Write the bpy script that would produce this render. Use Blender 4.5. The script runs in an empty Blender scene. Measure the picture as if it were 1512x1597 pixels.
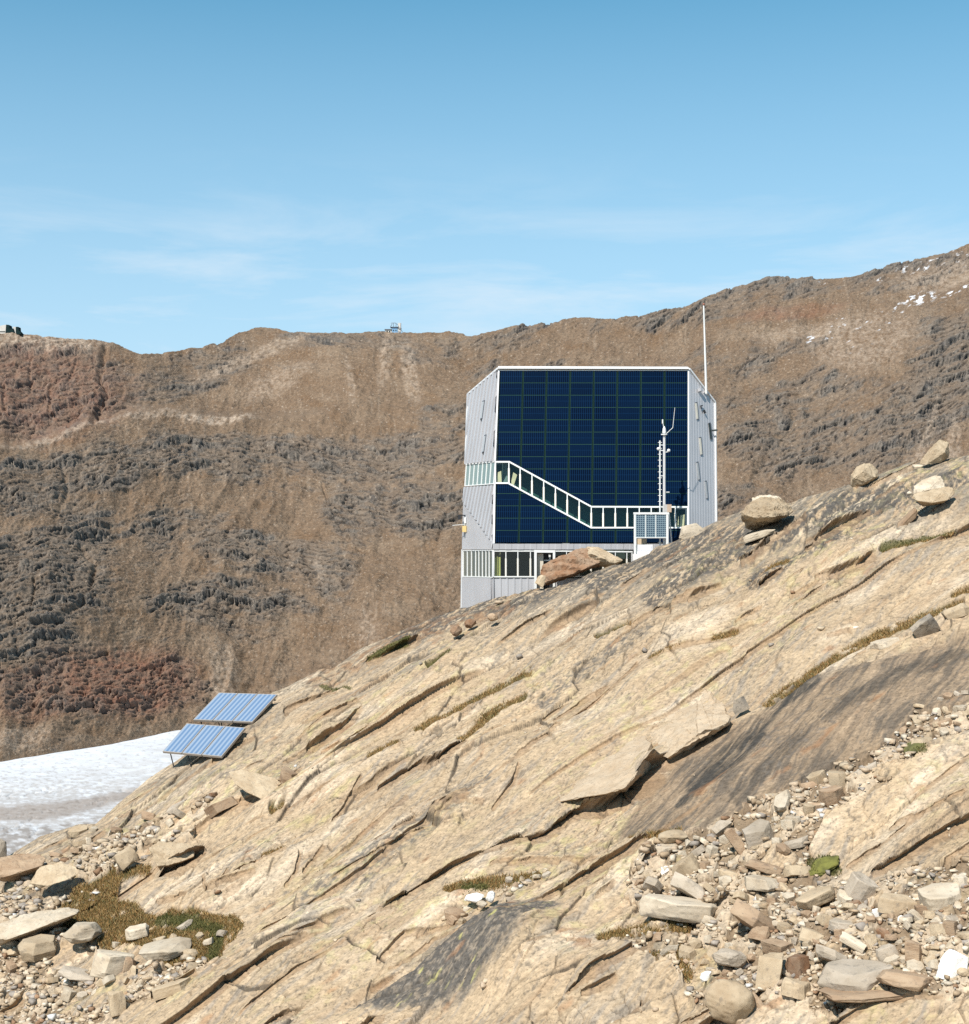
import bpy, bmesh, math, random
import numpy as np
from mathutils import Vector, Matrix
from mathutils import noise as mnoise

# ------------------------------------------------------------------ camera, sky, sun, exposure
F = 2500.0            # focal length in photo pixels (photo is 1512 wide, horizon at row 860)
CX, HY = 756.0, 860.0
scene = bpy.context.scene
COL = scene.collection
cam_data = bpy.data.cameras.new("camera")
cam = bpy.data.objects.new("camera", cam_data)
COL.objects.link(cam)
cam.location = (0, 0, 0)
cam.rotation_euler = (math.radians(90), 0, 0)
cam_data.sensor_fit = 'HORIZONTAL'
cam_data.sensor_width = 36.0
cam_data.lens = 36.0 * F / 1512.0
cam_data.shift_y = (HY - 798.5) / 1512.0
cam_data.clip_start = 0.5
cam_data.clip_end = 20000
scene.camera = cam

SUN_AZ = math.radians(30)      # to the left of straight behind the camera
SUN_EL = math.radians(50)
sun_dir = Vector((-math.sin(SUN_AZ) * math.cos(SUN_EL), -math.cos(SUN_AZ) * math.cos(SUN_EL), math.sin(SUN_EL)))
sl = bpy.data.lights.new("sun", 'SUN')
sl.energy = 5.0
sl.angle = math.radians(0.53)
sl.color = (1.0, 0.955, 0.89)
so = bpy.data.objects.new("sun", sl)
COL.objects.link(so)
so.rotation_euler = sun_dir.to_track_quat('Z', 'Y').to_euler()

world = bpy.data.worlds.new("World")
scene.world = world
world.use_nodes = True
wn, wl = world.node_tree.nodes, world.node_tree.links
wn.clear()
w_out = wn.new("ShaderNodeOutputWorld")
w_bg = wn.new("ShaderNodeBackground")
w_bg.inputs["Strength"].default_value = 0.115
w_sky = wn.new("ShaderNodeTexSky")
w_sky.sky_type = 'NISHITA'
w_sky.sun_disc = False
w_sky.sun_elevation = SUN_EL
w_sky.sun_rotation = math.atan2(sun_dir.x, sun_dir.y)
w_sky.altitude = 2880
w_sky.air_density = 1.0
w_sky.dust_density = 1.2
w_sky.ozone_density = 1.0
w_hsv = wn.new("ShaderNodeHueSaturation")
w_hsv.inputs["Hue"].default_value = 0.470
w_hsv.inputs["Saturation"].default_value = 1.2
w_hsv.inputs["Value"].default_value = 1.17
wl.new(w_sky.outputs[0], w_hsv.inputs["Color"])
w_tc = wn.new("ShaderNodeTexCoord")
w_map = wn.new("ShaderNodeMapping")
w_map.inputs["Scale"].default_value = (3.0, 3.0, 17.0)
w_map.inputs["Rotation"].default_value = (0.0, math.radians(-5), 0.0)
w_map.inputs["Location"].default_value = (-0.25, 0.4, 1.35)
wl.new(w_tc.outputs["Generated"], w_map.inputs[0])
w_n = wn.new("ShaderNodeTexNoise")
w_n.inputs["Scale"].default_value = 1.6
w_n.inputs["Detail"].default_value = 9
w_n.inputs["Roughness"].default_value = 0.6
w_n.inputs["Distortion"].default_value = 0.4
wl.new(w_map.outputs[0], w_n.inputs["Vector"])
w_r = wn.new("ShaderNodeMapRange")
w_r.inputs["From Min"].default_value = 0.48
w_r.inputs["From Max"].default_value = 0.74
w_r.inputs["To Max"].default_value = 0.95
wl.new(w_n.outputs["Fac"], w_r.inputs["Value"])
w_sep = wn.new("ShaderNodeSeparateXYZ")
wl.new(w_tc.outputs["Generated"], w_sep.inputs[0])
w_e = wn.new("ShaderNodeMapRange")       # wisps only low above the horizon
w_e.interpolation_type = 'SMOOTHSTEP'
w_e.inputs["From Min"].default_value = 0.26
w_e.inputs["From Max"].default_value = 0.12
wl.new(w_sep.outputs["Z"], w_e.inputs["Value"])
w_m = wn.new("ShaderNodeMath"); w_m.operation = 'MULTIPLY'
wl.new(w_r.outputs[0], w_m.inputs[0]); wl.new(w_e.outputs[0], w_m.inputs[1])
w_mix = wn.new("ShaderNodeMixRGB")
w_mix.inputs[2].default_value = (5.2, 5.9, 6.5, 1)
wl.new(w_m.outputs[0], w_mix.inputs[0])
w_h = wn.new("ShaderNodeMapRange")       # pale air low over the ridge
w_h.inputs["From Min"].default_value = 0.34
w_h.inputs["From Max"].default_value = 0.06
w_h.inputs["To Max"].default_value = 0.80
wl.new(w_sep.outputs["Z"], w_h.inputs["Value"])
w_mh = wn.new("ShaderNodeMixRGB")
w_mh.inputs[2].default_value = (3.7, 4.7, 5.6, 1)
wl.new(w_h.outputs[0], w_mh.inputs[0]); wl.new(w_hsv.outputs[0], w_mh.inputs[1])
wl.new(w_mh.outputs[0], w_mix.inputs[1])
wl.new(w_mix.outputs[0], w_bg.inputs["Color"])
wl.new(w_bg.outputs[0], w_out.inputs["Surface"])

scene.view_settings.view_transform = 'Standard'
scene.view_settings.look = 'None'
scene.view_settings.gamma = 1.0
scene.view_settings.exposure = 0.38
scene.render.film_transparent = False
scene.cycles.max_bounces = 6
scene.cycles.use_denoising = False

# ------------------------------------------------------------------ helpers
def P(px, py, Y):
    """the world point that lies Y metres ahead at a place measured in the survey photo"""
    return Vector(((px - CX) / F * Y, Y, (HY - py) / F * Y))

def mat(name, color, rough=0.6, metal=0.0, var=0.0, vscale=3.0, bump=0.0, bscale=20.0, spec=0.5):
    m = bpy.data.materials.new(name)
    m.use_nodes = True
    nt = m.node_tree
    b = nt.nodes["Principled BSDF"]
    b.inputs["Base Color"].default_value = (*color, 1)
    b.inputs["Roughness"].default_value = rough
    b.inputs["Metallic"].default_value = metal
    b.inputs["Specular IOR Level"].default_value = spec
    tc = nt.nodes.new("ShaderNodeTexCoord")
    if var > 0:
        n = nt.nodes.new("ShaderNodeTexNoise")
        n.inputs["Scale"].default_value = vscale
        n.inputs["Detail"].default_value = 6
        nt.links.new(tc.outputs["Object"], n.inputs["Vector"])
        mr = nt.nodes.new("ShaderNodeMapRange")
        mr.inputs["From Min"].default_value = 0.3
        mr.inputs["From Max"].default_value = 0.7
        mr.inputs["To Min"].default_value = 1 - var
        mr.inputs["To Max"].default_value = 1 + var
        nt.links.new(n.outputs["Fac"], mr.inputs["Value"])
        mx = nt.nodes.new("ShaderNodeVectorMath"); mx.operation = 'SCALE'
        mx.inputs[0].default_value = color
        nt.links.new(mr.outputs[0], mx.inputs["Scale"])
        nt.links.new(mx.outputs[0], b.inputs["Base Color"])
    if bump > 0:
        n2 = nt.nodes.new("ShaderNodeTexNoise")
        n2.inputs["Scale"].default_value = bscale
        n2.inputs["Detail"].default_value = 5
        nt.links.new(tc.outputs["Object"], n2.inputs["Vector"])
        bp = nt.nodes.new("ShaderNodeBump")
        bp.inputs["Strength"].default_value = bump
        bp.inputs["Distance"].default_value = 0.05
        nt.links.new(n2.outputs["Fac"], bp.inputs["Height"])
        nt.links.new(bp.outputs[0], b.inputs["Normal"])
    return m

def tag(o, label=None, cat=None, group=None, kind=None):
    if label: o["label"] = label
    if cat: o["category"] = cat
    if group: o["group"] = group
    if kind: o["kind"] = kind
    return o

def empty(name, loc, label, cat, group=None):
    o = bpy.data.objects.new(name, None)
    o.empty_display_size = 0.3
    COL.objects.link(o)
    o.location = loc
    return tag(o, label, cat, group)

def obj(name, bm, m, parent=None, smooth=False, recalc=True):
    """link a bmesh (built in world coordinates) as one mesh object"""
    if recalc:
        bmesh.ops.recalc_face_normals(bm, faces=bm.faces[:])
    me = bpy.data.meshes.new(name)
    if parent is not None and parent.type == 'EMPTY':
        org = parent.location.copy()
    elif parent is not None:
        org = Vector(parent.get("_org", (0, 0, 0)))
    else:
        org = Vector((0, 0, 0))
        if bm.verts:
            for v in bm.verts: org += v.co
            org /= len(bm.verts)
    bmesh.ops.translate(bm, verts=bm.verts[:], vec=-org)
    bm.to_mesh(me); bm.free()
    me.materials.append(m)
    if smooth:
        me.polygons.foreach_set("use_smooth", [True] * len(me.polygons))
    o = bpy.data.objects.new(name, me)
    COL.objects.link(o)
    if parent is not None:
        o.parent = parent
    else:
        o.location = org
    ORG[o.name] = org
    o["_org"] = tuple(org)
    return o
ORG = {}

def add_box(bm, c, s, rot=None):
    c = Vector(c)
    vs = []
    for dx in (-.5, .5):
        for dy in (-.5, .5):
            for dz in (-.5, .5):
                v = Vector((dx * s[0], dy * s[1], dz * s[2]))
                if rot is not None: v = rot @ v
                vs.append(bm.verts.new(c + v))
    for f in ((0, 1, 3, 2), (4, 6, 7, 5), (0, 4, 5, 1), (2, 3, 7, 6), (0, 2, 6, 4), (1, 5, 7, 3)):
        bm.faces.new([vs[i] for i in f])

def add_prism(bm, pts, off):
    """closed prism: polygon pts pushed along off"""
    a = [bm.verts.new(Vector(p)) for p in pts]
    b = [bm.verts.new(Vector(p) + off) for p in pts]
    bm.faces.new(a); bm.faces.new(b[::-1])
    n = len(pts)
    for i in range(n):
        bm.faces.new((a[i], b[i], b[(i + 1) % n], a[(i + 1) % n]))

def add_bar(bm, p, q, w, d, up=Vector((0, 0, 1))):
    """rectangular bar from p to q; w across, d deep"""
    p, q = Vector(p), Vector(q)
    ax = (q - p).normalized()
    s = ax.cross(up)
    if s.length < 1e-3: s = ax.cross(Vector((0, 1, 0)))
    s.normalize(); t = s.cross(ax).normalized()
    r = [p + s * (a * w / 2) + t * (b * d / 2) for a, b in ((-1, -1), (1, -1), (1, 1), (-1, 1))]
    add_prism(bm, r, q - p)

def add_tube(bm, p, q, r0, r1=None, n=10):
    r1 = r0 if r1 is None else r1
    p, q = Vector(p), Vector(q)
    ax = (q - p).normalized()
    s = ax.orthogonal().normalized(); t = ax.cross(s)
    a = [bm.verts.new(p + (s * math.cos(2 * math.pi * i / n) + t * math.sin(2 * math.pi * i / n)) * r0) for i in range(n)]
    b = [bm.verts.new(q + (s * math.cos(2 * math.pi * i / n) + t * math.sin(2 * math.pi * i / n)) * r1) for i in range(n)]
    bm.faces.new(a[::-1]); bm.faces.new(b)
    for i in range(n):
        bm.faces.new((a[i], a[(i + 1) % n], b[(i + 1) % n], b[i]))

def add_ball(bm, c, r, sc=(1, 1, 1)):
    g = bmesh.ops.create_uvsphere(bm, u_segments=12, v_segments=8, radius=r)
    for v in g["verts"]:
        v.co = Vector((v.co.x * sc[0], v.co.y * sc[1], v.co.z * sc[2])) + Vector(c)

# ------------------------------------------------------------------ numpy noise
def _grad(ix, iy, seed):
    h = (ix.astype(np.int64) * 374761393 + iy.astype(np.int64) * 668265263 + seed * 144665) & 0xffffffff
    h = ((h ^ (h >> 13)) * 1274126177) & 0xffffffff
    h = h ^ (h >> 16)
    return h

def rnd2(ix, iy, seed):
    return (_grad(ix, iy, seed) & 0xffffff).astype(np.float32) / float(0xffffff)

def pn(x, y, seed=0):
    xi = np.floor(x); yi = np.floor(y)
    fx = (x - xi).astype(np.float32); fy = (y - yi).astype(np.float32)
    u = fx * fx * fx * (fx * (fx * 6 - 15) + 10); v = fy * fy * fy * (fy * (fy * 6 - 15) + 10)
    def g(dx, dy):
        a = rnd2(xi + dx, yi + dy, seed) * (2 * np.pi)
        return np.cos(a) * (fx - dx) + np.sin(a) * (fy - dy)
    a, b, c, d = g(0, 0), g(1, 0), g(0, 1), g(1, 1)
    return ((a + (b - a) * u) * (1 - v) + (c + (d - c) * u) * v) * 1.5

def fbm(x, y, o=4, seed=0, gain=0.5, lac=2.03, ridge=False):
    s = 0; a = 1.0; t = 0
    for i in range(o):
        n = pn(x, y, seed + i * 17)
        if ridge: n = 1 - 2 * np.abs(n)
        s = s + n * a; t += a; a *= gain; x = x * lac + 13.7; y = y * lac - 7.3
    return s / t

def worley(x, y, seed=0, jit=0.9):
    xi = np.floor(x); yi = np.floor(y)
    f1 = np.full(x.shape, 9.0, np.float32); f2 = f1.copy(); cid = np.zeros(x.shape, np.float32)
    dx1 = f1 * 0; dy1 = f1 * 0
    for i in (-1, 0, 1):
        for j in (-1, 0, 1):
            cx = xi + i; cy = yi + j
            ox = cx + .5 + jit * (rnd2(cx, cy, seed) - .5); oy = cy + .5 + jit * (rnd2(cx, cy, seed + 5) - .5)
            ddx = (x - ox).astype(np.float32); ddy = (y - oy).astype(np.float32)
            d = np.sqrt(ddx * ddx + ddy * ddy)
            c = rnd2(cx, cy, seed + 9)
            m = d < f1
            f2 = np.where(m, f1, np.minimum(f2, d))
            cid = np.where(m, c, cid); dx1 = np.where(m, ddx, dx1); dy1 = np.where(m, ddy, dy1)
            f1 = np.where(m, d, f1)
    return f1, f2, cid, dx1, dy1

def ss(a, b, x):
    t = np.clip((x - a) / (b - a), 0, 1)
    return t * t * (3 - 2 * t)

def inpoly(x, y, poly):
    r = np.zeros(x.shape, bool)
    n = len(poly)
    for i in range(n):
        x1, y1 = poly[i]; x2, y2 = poly[(i + 1) % n]
        if y1 == y2: continue
        c = ((y1 > y) != (y2 > y)) & (x < (x2 - x1) * (y - y1) / (y2 - y1) + x1)
        r ^= c
    return r

def polydist(x, y, line, rad):
    """distance to an open polyline (capped at rad), signed height above it, and position along it 0..1"""
    D = np.full(x.shape, rad, np.float32); S = np.zeros(x.shape, np.float32); T = np.zeros(x.shape, np.float32)
    n = len(line) - 1
    for i in range(n):
        x1, y1 = line[i][:2]; x2, y2 = line[i + 1][:2]
        bx = (x > min(x1, x2) - rad) & (x < max(x1, x2) + rad) & (y > min(y1, y2) - rad) & (y < max(y1, y2) + rad)
        idx = np.nonzero(bx)
        if len(idx[0]) == 0: continue
        X = x[idx]; Y = y[idx]
        vx, vy = x2 - x1, y2 - y1
        L2 = vx * vx + vy * vy
        t = np.clip(((X - x1) * vx + (Y - y1) * vy) / L2, 0, 1)
        dx = X - x1 - t * vx; dy = Y - y1 - t * vy
        d = np.sqrt(dx * dx + dy * dy)
        s = np.sign(vx * (Y - y1) - vy * (X - x1))   # +1 below the line when it runs left to right
        old = D[idx]
        m = d < old
        D[idx] = np.where(m, d, old)
        S[idx] = np.where(m, -s, S[idx])
        T[idx] = np.where(m, (i + t) / n, T[idx])
    return D, S, T

def grid_mesh(name, PX, PY, PZ, m, color=None, smooth=True):
    nr, nc = PX.shape
    co = np.stack([PX, PY, PZ], -1).reshape(-1, 3).astype(np.float32)
    idx = np.arange(nr * nc).reshape(nr, nc)
    q = np.stack([idx[:-1, :-1], idx[:-1, 1:], idx[1:, 1:], idx[1:, :-1]], -1).reshape(-1, 4).astype(np.int32)
    me = bpy.data.meshes.new(name)
    me.vertices.add(len(co)); me.vertices.foreach_set("co", co.ravel())
    me.loops.add(q.size); me.loops.foreach_set("vertex_index", q.ravel())
    me.polygons.add(len(q))
    me.polygons.foreach_set("loop_start", np.arange(0, q.size, 4, dtype=np.int32))
    me.polygons.foreach_set("loop_total", np.full(len(q), 4, np.int32))
    me.update(calc_edges=True)
    if smooth:
        me.polygons.foreach_set("use_smooth", np.ones(len(q), bool))
    if color is not None:
        a = me.color_attributes.new("tone", 'FLOAT_COLOR', 'POINT')
        c = np.ones((nr * nc, 4), np.float32); c[:, :3] = color.reshape(-1, 3)
        a.data.foreach_set("color", c.ravel())
    me.materials.append(m)
    o = bpy.data.objects.new(name, me)
    COL.objects.link(o)
    return o

def rock_material(name, attr="tone", fine=8.0, amp=0.3, bump=0.4, bdist=0.05, speck=0.0, stretch=None):
    m = bpy.data.materials.new(name); m.use_nodes = True
    nt = m.node_tree; b = nt.nodes["Principled BSDF"]
    b.inputs["Roughness"].default_value = 0.9
    b.inputs["Specular IOR Level"].default_value = 0.2
    at = nt.nodes.new("ShaderNodeAttribute"); at.attribute_name = attr
    tc = nt.nodes.new("ShaderNodeTexCoord")
    mp = nt.nodes.new("ShaderNodeMapping")
    nt.links.new(tc.outputs["Object"], mp.inputs[0])
    if stretch:
        mp.inputs["Rotation"].default_value = stretch[0]
        mp.inputs["Scale"].default_value = stretch[1]
    n = nt.nodes.new("ShaderNodeTexNoise")
    n.inputs["Scale"].default_value = fine; n.inputs["Detail"].default_value = 8; n.inputs["Roughness"].default_value = 0.68
    nt.links.new(mp.outputs[0], n.inputs["Vector"])
    r = nt.nodes.new("ShaderNodeMapRange")
    r.inputs["From Min"].default_value = 0.32; r.inputs["From Max"].default_value = 0.68
    r.inputs["To Min"].default_value = 1 - amp; r.inputs["To Max"].default_value = 1 + amp * 0.8
    nt.links.new(n.outputs["Fac"], r.inputs["Value"])
    mul = nt.nodes.new("ShaderNodeVectorMath"); mul.operation = 'SCALE'
    nt.links.new(at.outputs["Color"], mul.inputs[0]); nt.links.new(r.outputs[0], mul.inputs["Scale"])
    last = mul.outputs[0]
    if speck > 0:
        n3 = nt.nodes.new("ShaderNodeTexNoise")
        n3.inputs["Scale"].default_value = fine * 1.7; n3.inputs["Detail"].default_value = 3
        nt.links.new(tc.outputs["Object"], n3.inputs["Vector"])
        r3 = nt.nodes.new("ShaderNodeMapRange")
        r3.inputs["From Min"].default_value = 0.60; r3.inputs["From Max"].default_value = 0.66
        r3.inputs["To Min"].default_value = 1; r3.inputs["To Max"].default_value = 1 - speck
        nt.links.new(n3.outputs["Fac"], r3.inputs["Value"])
        m2 = nt.nodes.new("ShaderNodeVectorMath"); m2.operation = 'SCALE'
        nt.links.new(last, m2.inputs[0]); nt.links.new(r3.outputs[0], m2.inputs["Scale"])
        last = m2.outputs[0]
    nt.links.new(last, b.inputs["Base Color"])
    if bump > 0:
        bp = nt.nodes.new("ShaderNodeBump"); bp.inputs["Strength"].default_value = bump; bp.inputs["Distance"].default_value = bdist
        nt.links.new(n.outputs["Fac"], bp.inputs["Height"])
        nt.links.new(bp.outputs[0], b.inputs["Normal"])
    return m

def lerp3(c, col, m):
    return c + (np.array(col, np.float32) - c) * m[..., None]
# ================================================================== NEAR SLOPE (one sheet of gneiss slabs)
A0, BX, CY = -35.9, 0.40, 0.303          # mean plane z = A0 + BX x + CY y
SKY = [(-900, 1700), (-400, 1500), (-150, 1405), (0, 1345), (25, 1330), (60, 1308), (110, 1291), (150, 1286), (200, 1243), (240, 1212),
       (275, 1190), (330, 1150), (385, 1118), (425, 1084), (445, 1076), (500, 1045), (520, 1042), (560, 1012), (640, 978), (720, 945),
       (780, 930), (835, 919), (851, 921), (897, 909), (927, 895), (960, 884), (985, 877), (1012, 862), (1025, 850), (1045, 846), (1085, 826), (1130, 806), (1160, 792), (1240, 778),
       (1320, 757), (1400, 731), (1440, 722), (1512, 712), (1700, 650), (2300, 470), (3000, 300)]
sk = np.array(SKY, float)
def skyrow(px): return np.interp(px, sk[:, 0], sk[:, 1])

cols = np.concatenate([np.arange(-760, -330, 9.0), np.arange(-330, -30, 3.0), np.arange(-30, 1545, 1.3), np.arange(1545, 1950, 3.0), np.arange(1950, 3000, 12.0)])
NR = 800
vv = np.linspace(0, 1, NR)
below = np.linspace(0, 1, 40)[:-1]
GX, V = np.meshgrid(cols, vv)
SR = skyrow(GX)
GY = 1660 + (SR - 1660) * V
GX0, B0 = np.meshgrid(cols, below)
GY0 = 2600 + (1660 - 2600) * B0
back = np.linspace(0, 1, 90)[1:] ** 1.6
GXb, BB = np.meshgrid(cols, back)
gx = np.concatenate([GX0, GX, GXb]); gyr = np.concatenate([GY0, GY, np.broadcast_to(SR[-1:], GXb.shape)])
dist = np.concatenate([np.zeros_like(GX0), np.zeros_like(GX), BB * 150])
U = (gx - CX) / F; VV = (HY - gyr) / F
Y0 = -A0 / (-VV + BX * U + CY)
Y0 = Y0 + 1.3 * np.exp(-np.maximum(gyr - skyrow(gx), 0) / 18.0)
X = U * Y0; Z = VV * Y0
Yp = Y0.copy()
fall = dist * 0.55 + np.minimum(dist, 6) * 0.0
X = X + U * dist * 0.3; Y = Y0 + dist; Z = Z - fall
isb = dist > 0
edge = np.where(isb, np.exp(-dist / 5.0), 1.0)

# noise-warped survey coordinates, so outlines drawn on the slope get rough edges
ks = 1.0
wx = gx + 7 * fbm(X / 2.2, Y / 2.2, 4, 11); wy = gyr + 6 * fbm(X / 2.2, Y / 2.2, 4, 37)
wxs = gx + 3 * fbm(X / 1.5, Y / 1.5, 3, 51); wys = gyr + 2.4 * fbm(X / 1.5, Y / 1.5, 3, 57)

_ws = [(fbm(X / 3.0, Y / 3.0, 3, 600 + 20 * i), fbm(X / 3.0, Y / 3.0, 3, 610 + 20 * i)) for i in range(4)]
def region(poly, soft=None):
    if soft is None: return inpoly(wx, wy, poly).astype(np.float32)
    return sum(inpoly(gx + soft * a * (1 + .5 * i), gyr + soft * b * (1 + .5 * i), poly).astype(np.float32) for i, (a, b) in enumerate(_ws)) / 4
def strip(line, w0, w1=None):
    D, S, T = polydist(wx, wy, line, 60)
    w = w0 if w1 is None else w0 + (w1 - w0) * T
    return ss(1.15, 0.6, D / w) * (~isb)

dS = (0.887, 0.461); nS = (0.461, -0.887)      # strike of the slabs in plan, and the way their broken edges face
qs = X * dS[0] + Y * dS[1]; qn = X * nS[0] + Y * nS[1]

R_STREAK = region([(960, 1300), (1000, 1240), (1035, 1205), (1140, 1130), (1200, 1098), (1290, 1060), (1512, 1000), (1560, 990), (1560, 1080), (1440, 1150),
                   (1390, 1195), (1290, 1225), (1230, 1250), (1130, 1290), (1010, 1312)], 14)
R_SLABMID = region([(600, 1412), (700, 1345), (850, 1285), (900, 1245), (1010, 1215), (1140, 1120), (1260, 1050), (1376, 987), (1560, 930), (1560, 820), (1250, 960), (1000, 1030),
                    (900, 1110), (800, 1195), (700, 1290)], 14)
R_SCREE = region([(985, 1345), (1040, 1315), (1130, 1280), (1230, 1228), (1300, 1195), (1380, 1170), (1430, 1120), (1580, 1090), (1580, 1120), (1440, 1180), (1390, 1235), (1290, 1285), (1260, 1330),
                  (1330, 1390), (1420, 1360), (1640, 1320), (1900, 1330), (1900, 1600), (1580, 1570), (1400, 1545), (1290, 1570), (1215, 1560), (1100, 1600), (1050, 1500), (960, 1480), (1060, 1440), (980, 1400)])
R_SCREE2 = region([(-60, 1400), (60, 1350), (200, 1290), (260, 1260), (340, 1235), (300, 1300), (190, 1340), (150, 1400), (100, 1440), (210, 1500), (290, 1495), (370, 1500), (300, 1540), (200, 1570), (140, 1597), (-60, 1640)])
R_SCREE2 = R_SCREE2 * ss(-.16, .04, fbm(X / 3.2, Y / 3.2, 3, 63)); R_SCREE = R_SCREE * ss(-.42, -.25, fbm(X / 3.2, Y / 3.2, 3, 65))
R_LICH_SHADE = region([(540, 1572), (600, 1530), (650, 1495), (735, 1445), (790, 1412), (850, 1405), (880, 1420), (840, 1440), (810, 1470), (800, 1500), (740, 1545), (690, 1560)], 16)
R_DARKTOP = np.maximum.reduce([strip([(620, 990), (720, 950), (840, 925), (930, 900)], 22, 14), strip([(930, 925), (1010, 880), (1100, 840), (1160, 830)], 20, 18),
                               strip([(1020, 940), (1120, 880), (1230, 830), (1330, 790), (1420, 760)], 22, 16), strip([(1290, 830), (1370, 790), (1500, 740)], 14, 10),
                               strip([(1180, 905), (1290, 850), (1340, 820)], 20, 14)])
R_BAND = np.maximum.reduce([strip([(850, 1092), (900, 1050), (1010, 985)], 13, 8), strip([(560, 1365), (650, 1300), (760, 1215)], 22, 10), strip([(470, 1410), (560, 1350), (640, 1300)], 11, 14)])
G_LINES = [([(652, 1138), (690, 1120), (740, 1090), (824, 1052)], 6), ([(722, 1158), (760, 1120), (814, 1088)], 8), ([(1197, 1096), (1270, 1052), (1326, 1016), (1376, 989), (1425, 972), (1500, 950)], 8),
           ([(1376, 865), (1430, 848), (1485, 832)], 5), ([(575, 1028), (610, 1012), (640, 1000)], 4), ([(670, 1048), (700, 1026)], 5), ([(930, 1000), (985, 980)], 4),
           ([(700, 1388), (735, 1380), (790, 1368)], 7), ([(795, 1368), (840, 1355)], 4), ([(985, 1310), (1020, 1302), (1060, 1296)], 5), ([(580, 1180), (618, 1160)], 5), ([(425, 1268), (440, 1258)], 6),
           ([(1012, 1025), (1060, 1010)], 2), ([(1115, 993), (1150, 980)], 4), ([(1200, 885), (1228, 870)], 3), ([(940, 1470), (1000, 1458), (1070, 1440)], 12), ([(1025, 1490), (1060, 1480), (1070, 1515)], 8),
           ([(230, 1345), (120, 1375)], 6), ([(410, 1332), (440, 1325)], 3), ([(1490, 935), (1520, 925)], 8)]
GRASS = np.maximum.reduce([strip(l, w) for l, w in G_LINES])
R_GRASS = region([(95, 1405), (120, 1372), (170, 1352), (178, 1335), (186, 1365), (180, 1400), (215, 1405), (225, 1420), (290, 1425), (370, 1425), (385, 1440), (350, 1470), (345, 1500), (270, 1512), (235, 1500), (240, 1480), (180, 1470), (130, 1455), (100, 1440)])
GRASS = np.maximum(GRASS, R_GRASS)
GRASS = GRASS * ss(-.38, -.12, fbm(X / .9, Y / .9, 4, 95, gain=.6))
GREEN = np.maximum.reduce([strip([(1376, 862), (1430, 843), (1485, 828)], 4), strip([(575, 1028), (610, 1012), (640, 1000)], 4), strip([(670, 1048), (700, 1026)], 5), strip([(250, 1436), (340, 1446), (332, 1490)], 11),
                           strip([(1268, 1350), (1300, 1348)], 12), strip([(1415, 1184), (1440, 1181)], 8), strip([(720, 1386), (760, 1378)], 4), strip([(500, 1072), (545, 1070)], 3)])

pxm = Yp / F                        # metres per survey pixel at the slope
H = np.zeros_like(X); OFF = np.zeros_like(X)      # height, and push back into the hill (undercut)

smoothR = np.clip(R_STREAK + 0.65 * R_SLABMID + 0.7 * R_LICH_SHADE, 0, 1)
scree = np.clip(R_SCREE + R_SCREE2, 0, 1)
# undulation
H += 1.0 * fbm(X / 13, Y / 13, 2, 1) + 0.5 * fbm(qs / 9, qn / 4.5, 2, 3) * (1 - .5 * smoothR)
# broad exfoliation sheets: rise, then drop over a broken, undercut edge
def sheets(sp, amp, seed, thr, warp, under):
    global H, OFF
    ph = qn / sp + warp * fbm(qs / (sp * 6.5), qn / (sp * 3.0), 3, seed, gain=.42) + 0.05 * fbm(qs / (sp * .7), qn / (sp * .5), 2, seed + 5)
    f = ph - np.floor(ph)
    fw = np.clip(7.0 * pxm / sp, 0, .3)
    mk = ss(thr - .06, thr + .22, fbm(qs / (sp * 4.0), qn / (sp * .9), 3, seed + 9)) * (1 - .8 * smoothR)
    rise = np.clip((f - fw) / (1 - fw), 0, 1)
    H += amp * mk * (rise ** 2.6 + np.clip(1 - f / fw, 0, 1))
    g_ = f / fw
    OFF += amp * under * mk * np.where(g_ < 1, g_, np.exp(-(g_ - 1) * 1.6)) 
    return f, mk
f1, m1 = sheets(5.6, 0.50, 101, 0.12, 1.2, 1.25)
f2, m2 = sheets(2.3, 0.22, 131, 0.25, 1.5, 1.7)
f3, m3 = sheets(1.3, 0.09, 161, 0.36, 1.6, 1.8)
# jointed slabs: flat facets meeting along straight cracks
def joints(a, b, seed, amp, tilt, warp, thr):
    global H
    wq = worley(qs / a + warp * fbm(X / 3, Y / 3, 2, seed + 1) + .25 * qn / b, qn / b + warp * fbm(X / 3, Y / 3, 2, seed + 2), seed, .95)
    r1 = rnd2(np.floor(wq[2] * 9973), np.floor(wq[2] * 377), seed + 3) - .5; r2 = rnd2(np.floor(wq[2] * 4973), np.floor(wq[2] * 977), seed + 4) - .5
    e = wq[1] - wq[0]
    mk = (1 - .85 * smoothR) * ss(thr - .1, thr + .15, fbm(X / (a * 1.2), Y / (a * 1.2), 2, seed + 5))
    H += mk * (amp * (wq[2] - .5) * ss(.0, .05, e) + tilt * (r1 * wq[3] + (r2 - .25) * wq[4] * 1.3))
    c = ss(.95 * pxm, .3 * pxm, e * b * .5) * mk
    H -= .08 * c
    return wq, c, mk
j1, jc1, jm1 = joints(7.5, 2.7, 811, .34, .55, .12, -.35)
j2, jc2, jm2 = joints(2.8, 1.05, 821, .11, .24, .12, .04)
j3, jc3, jm3 = joints(1.2, .5, 831, .03, .07, .15, .12)
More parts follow.
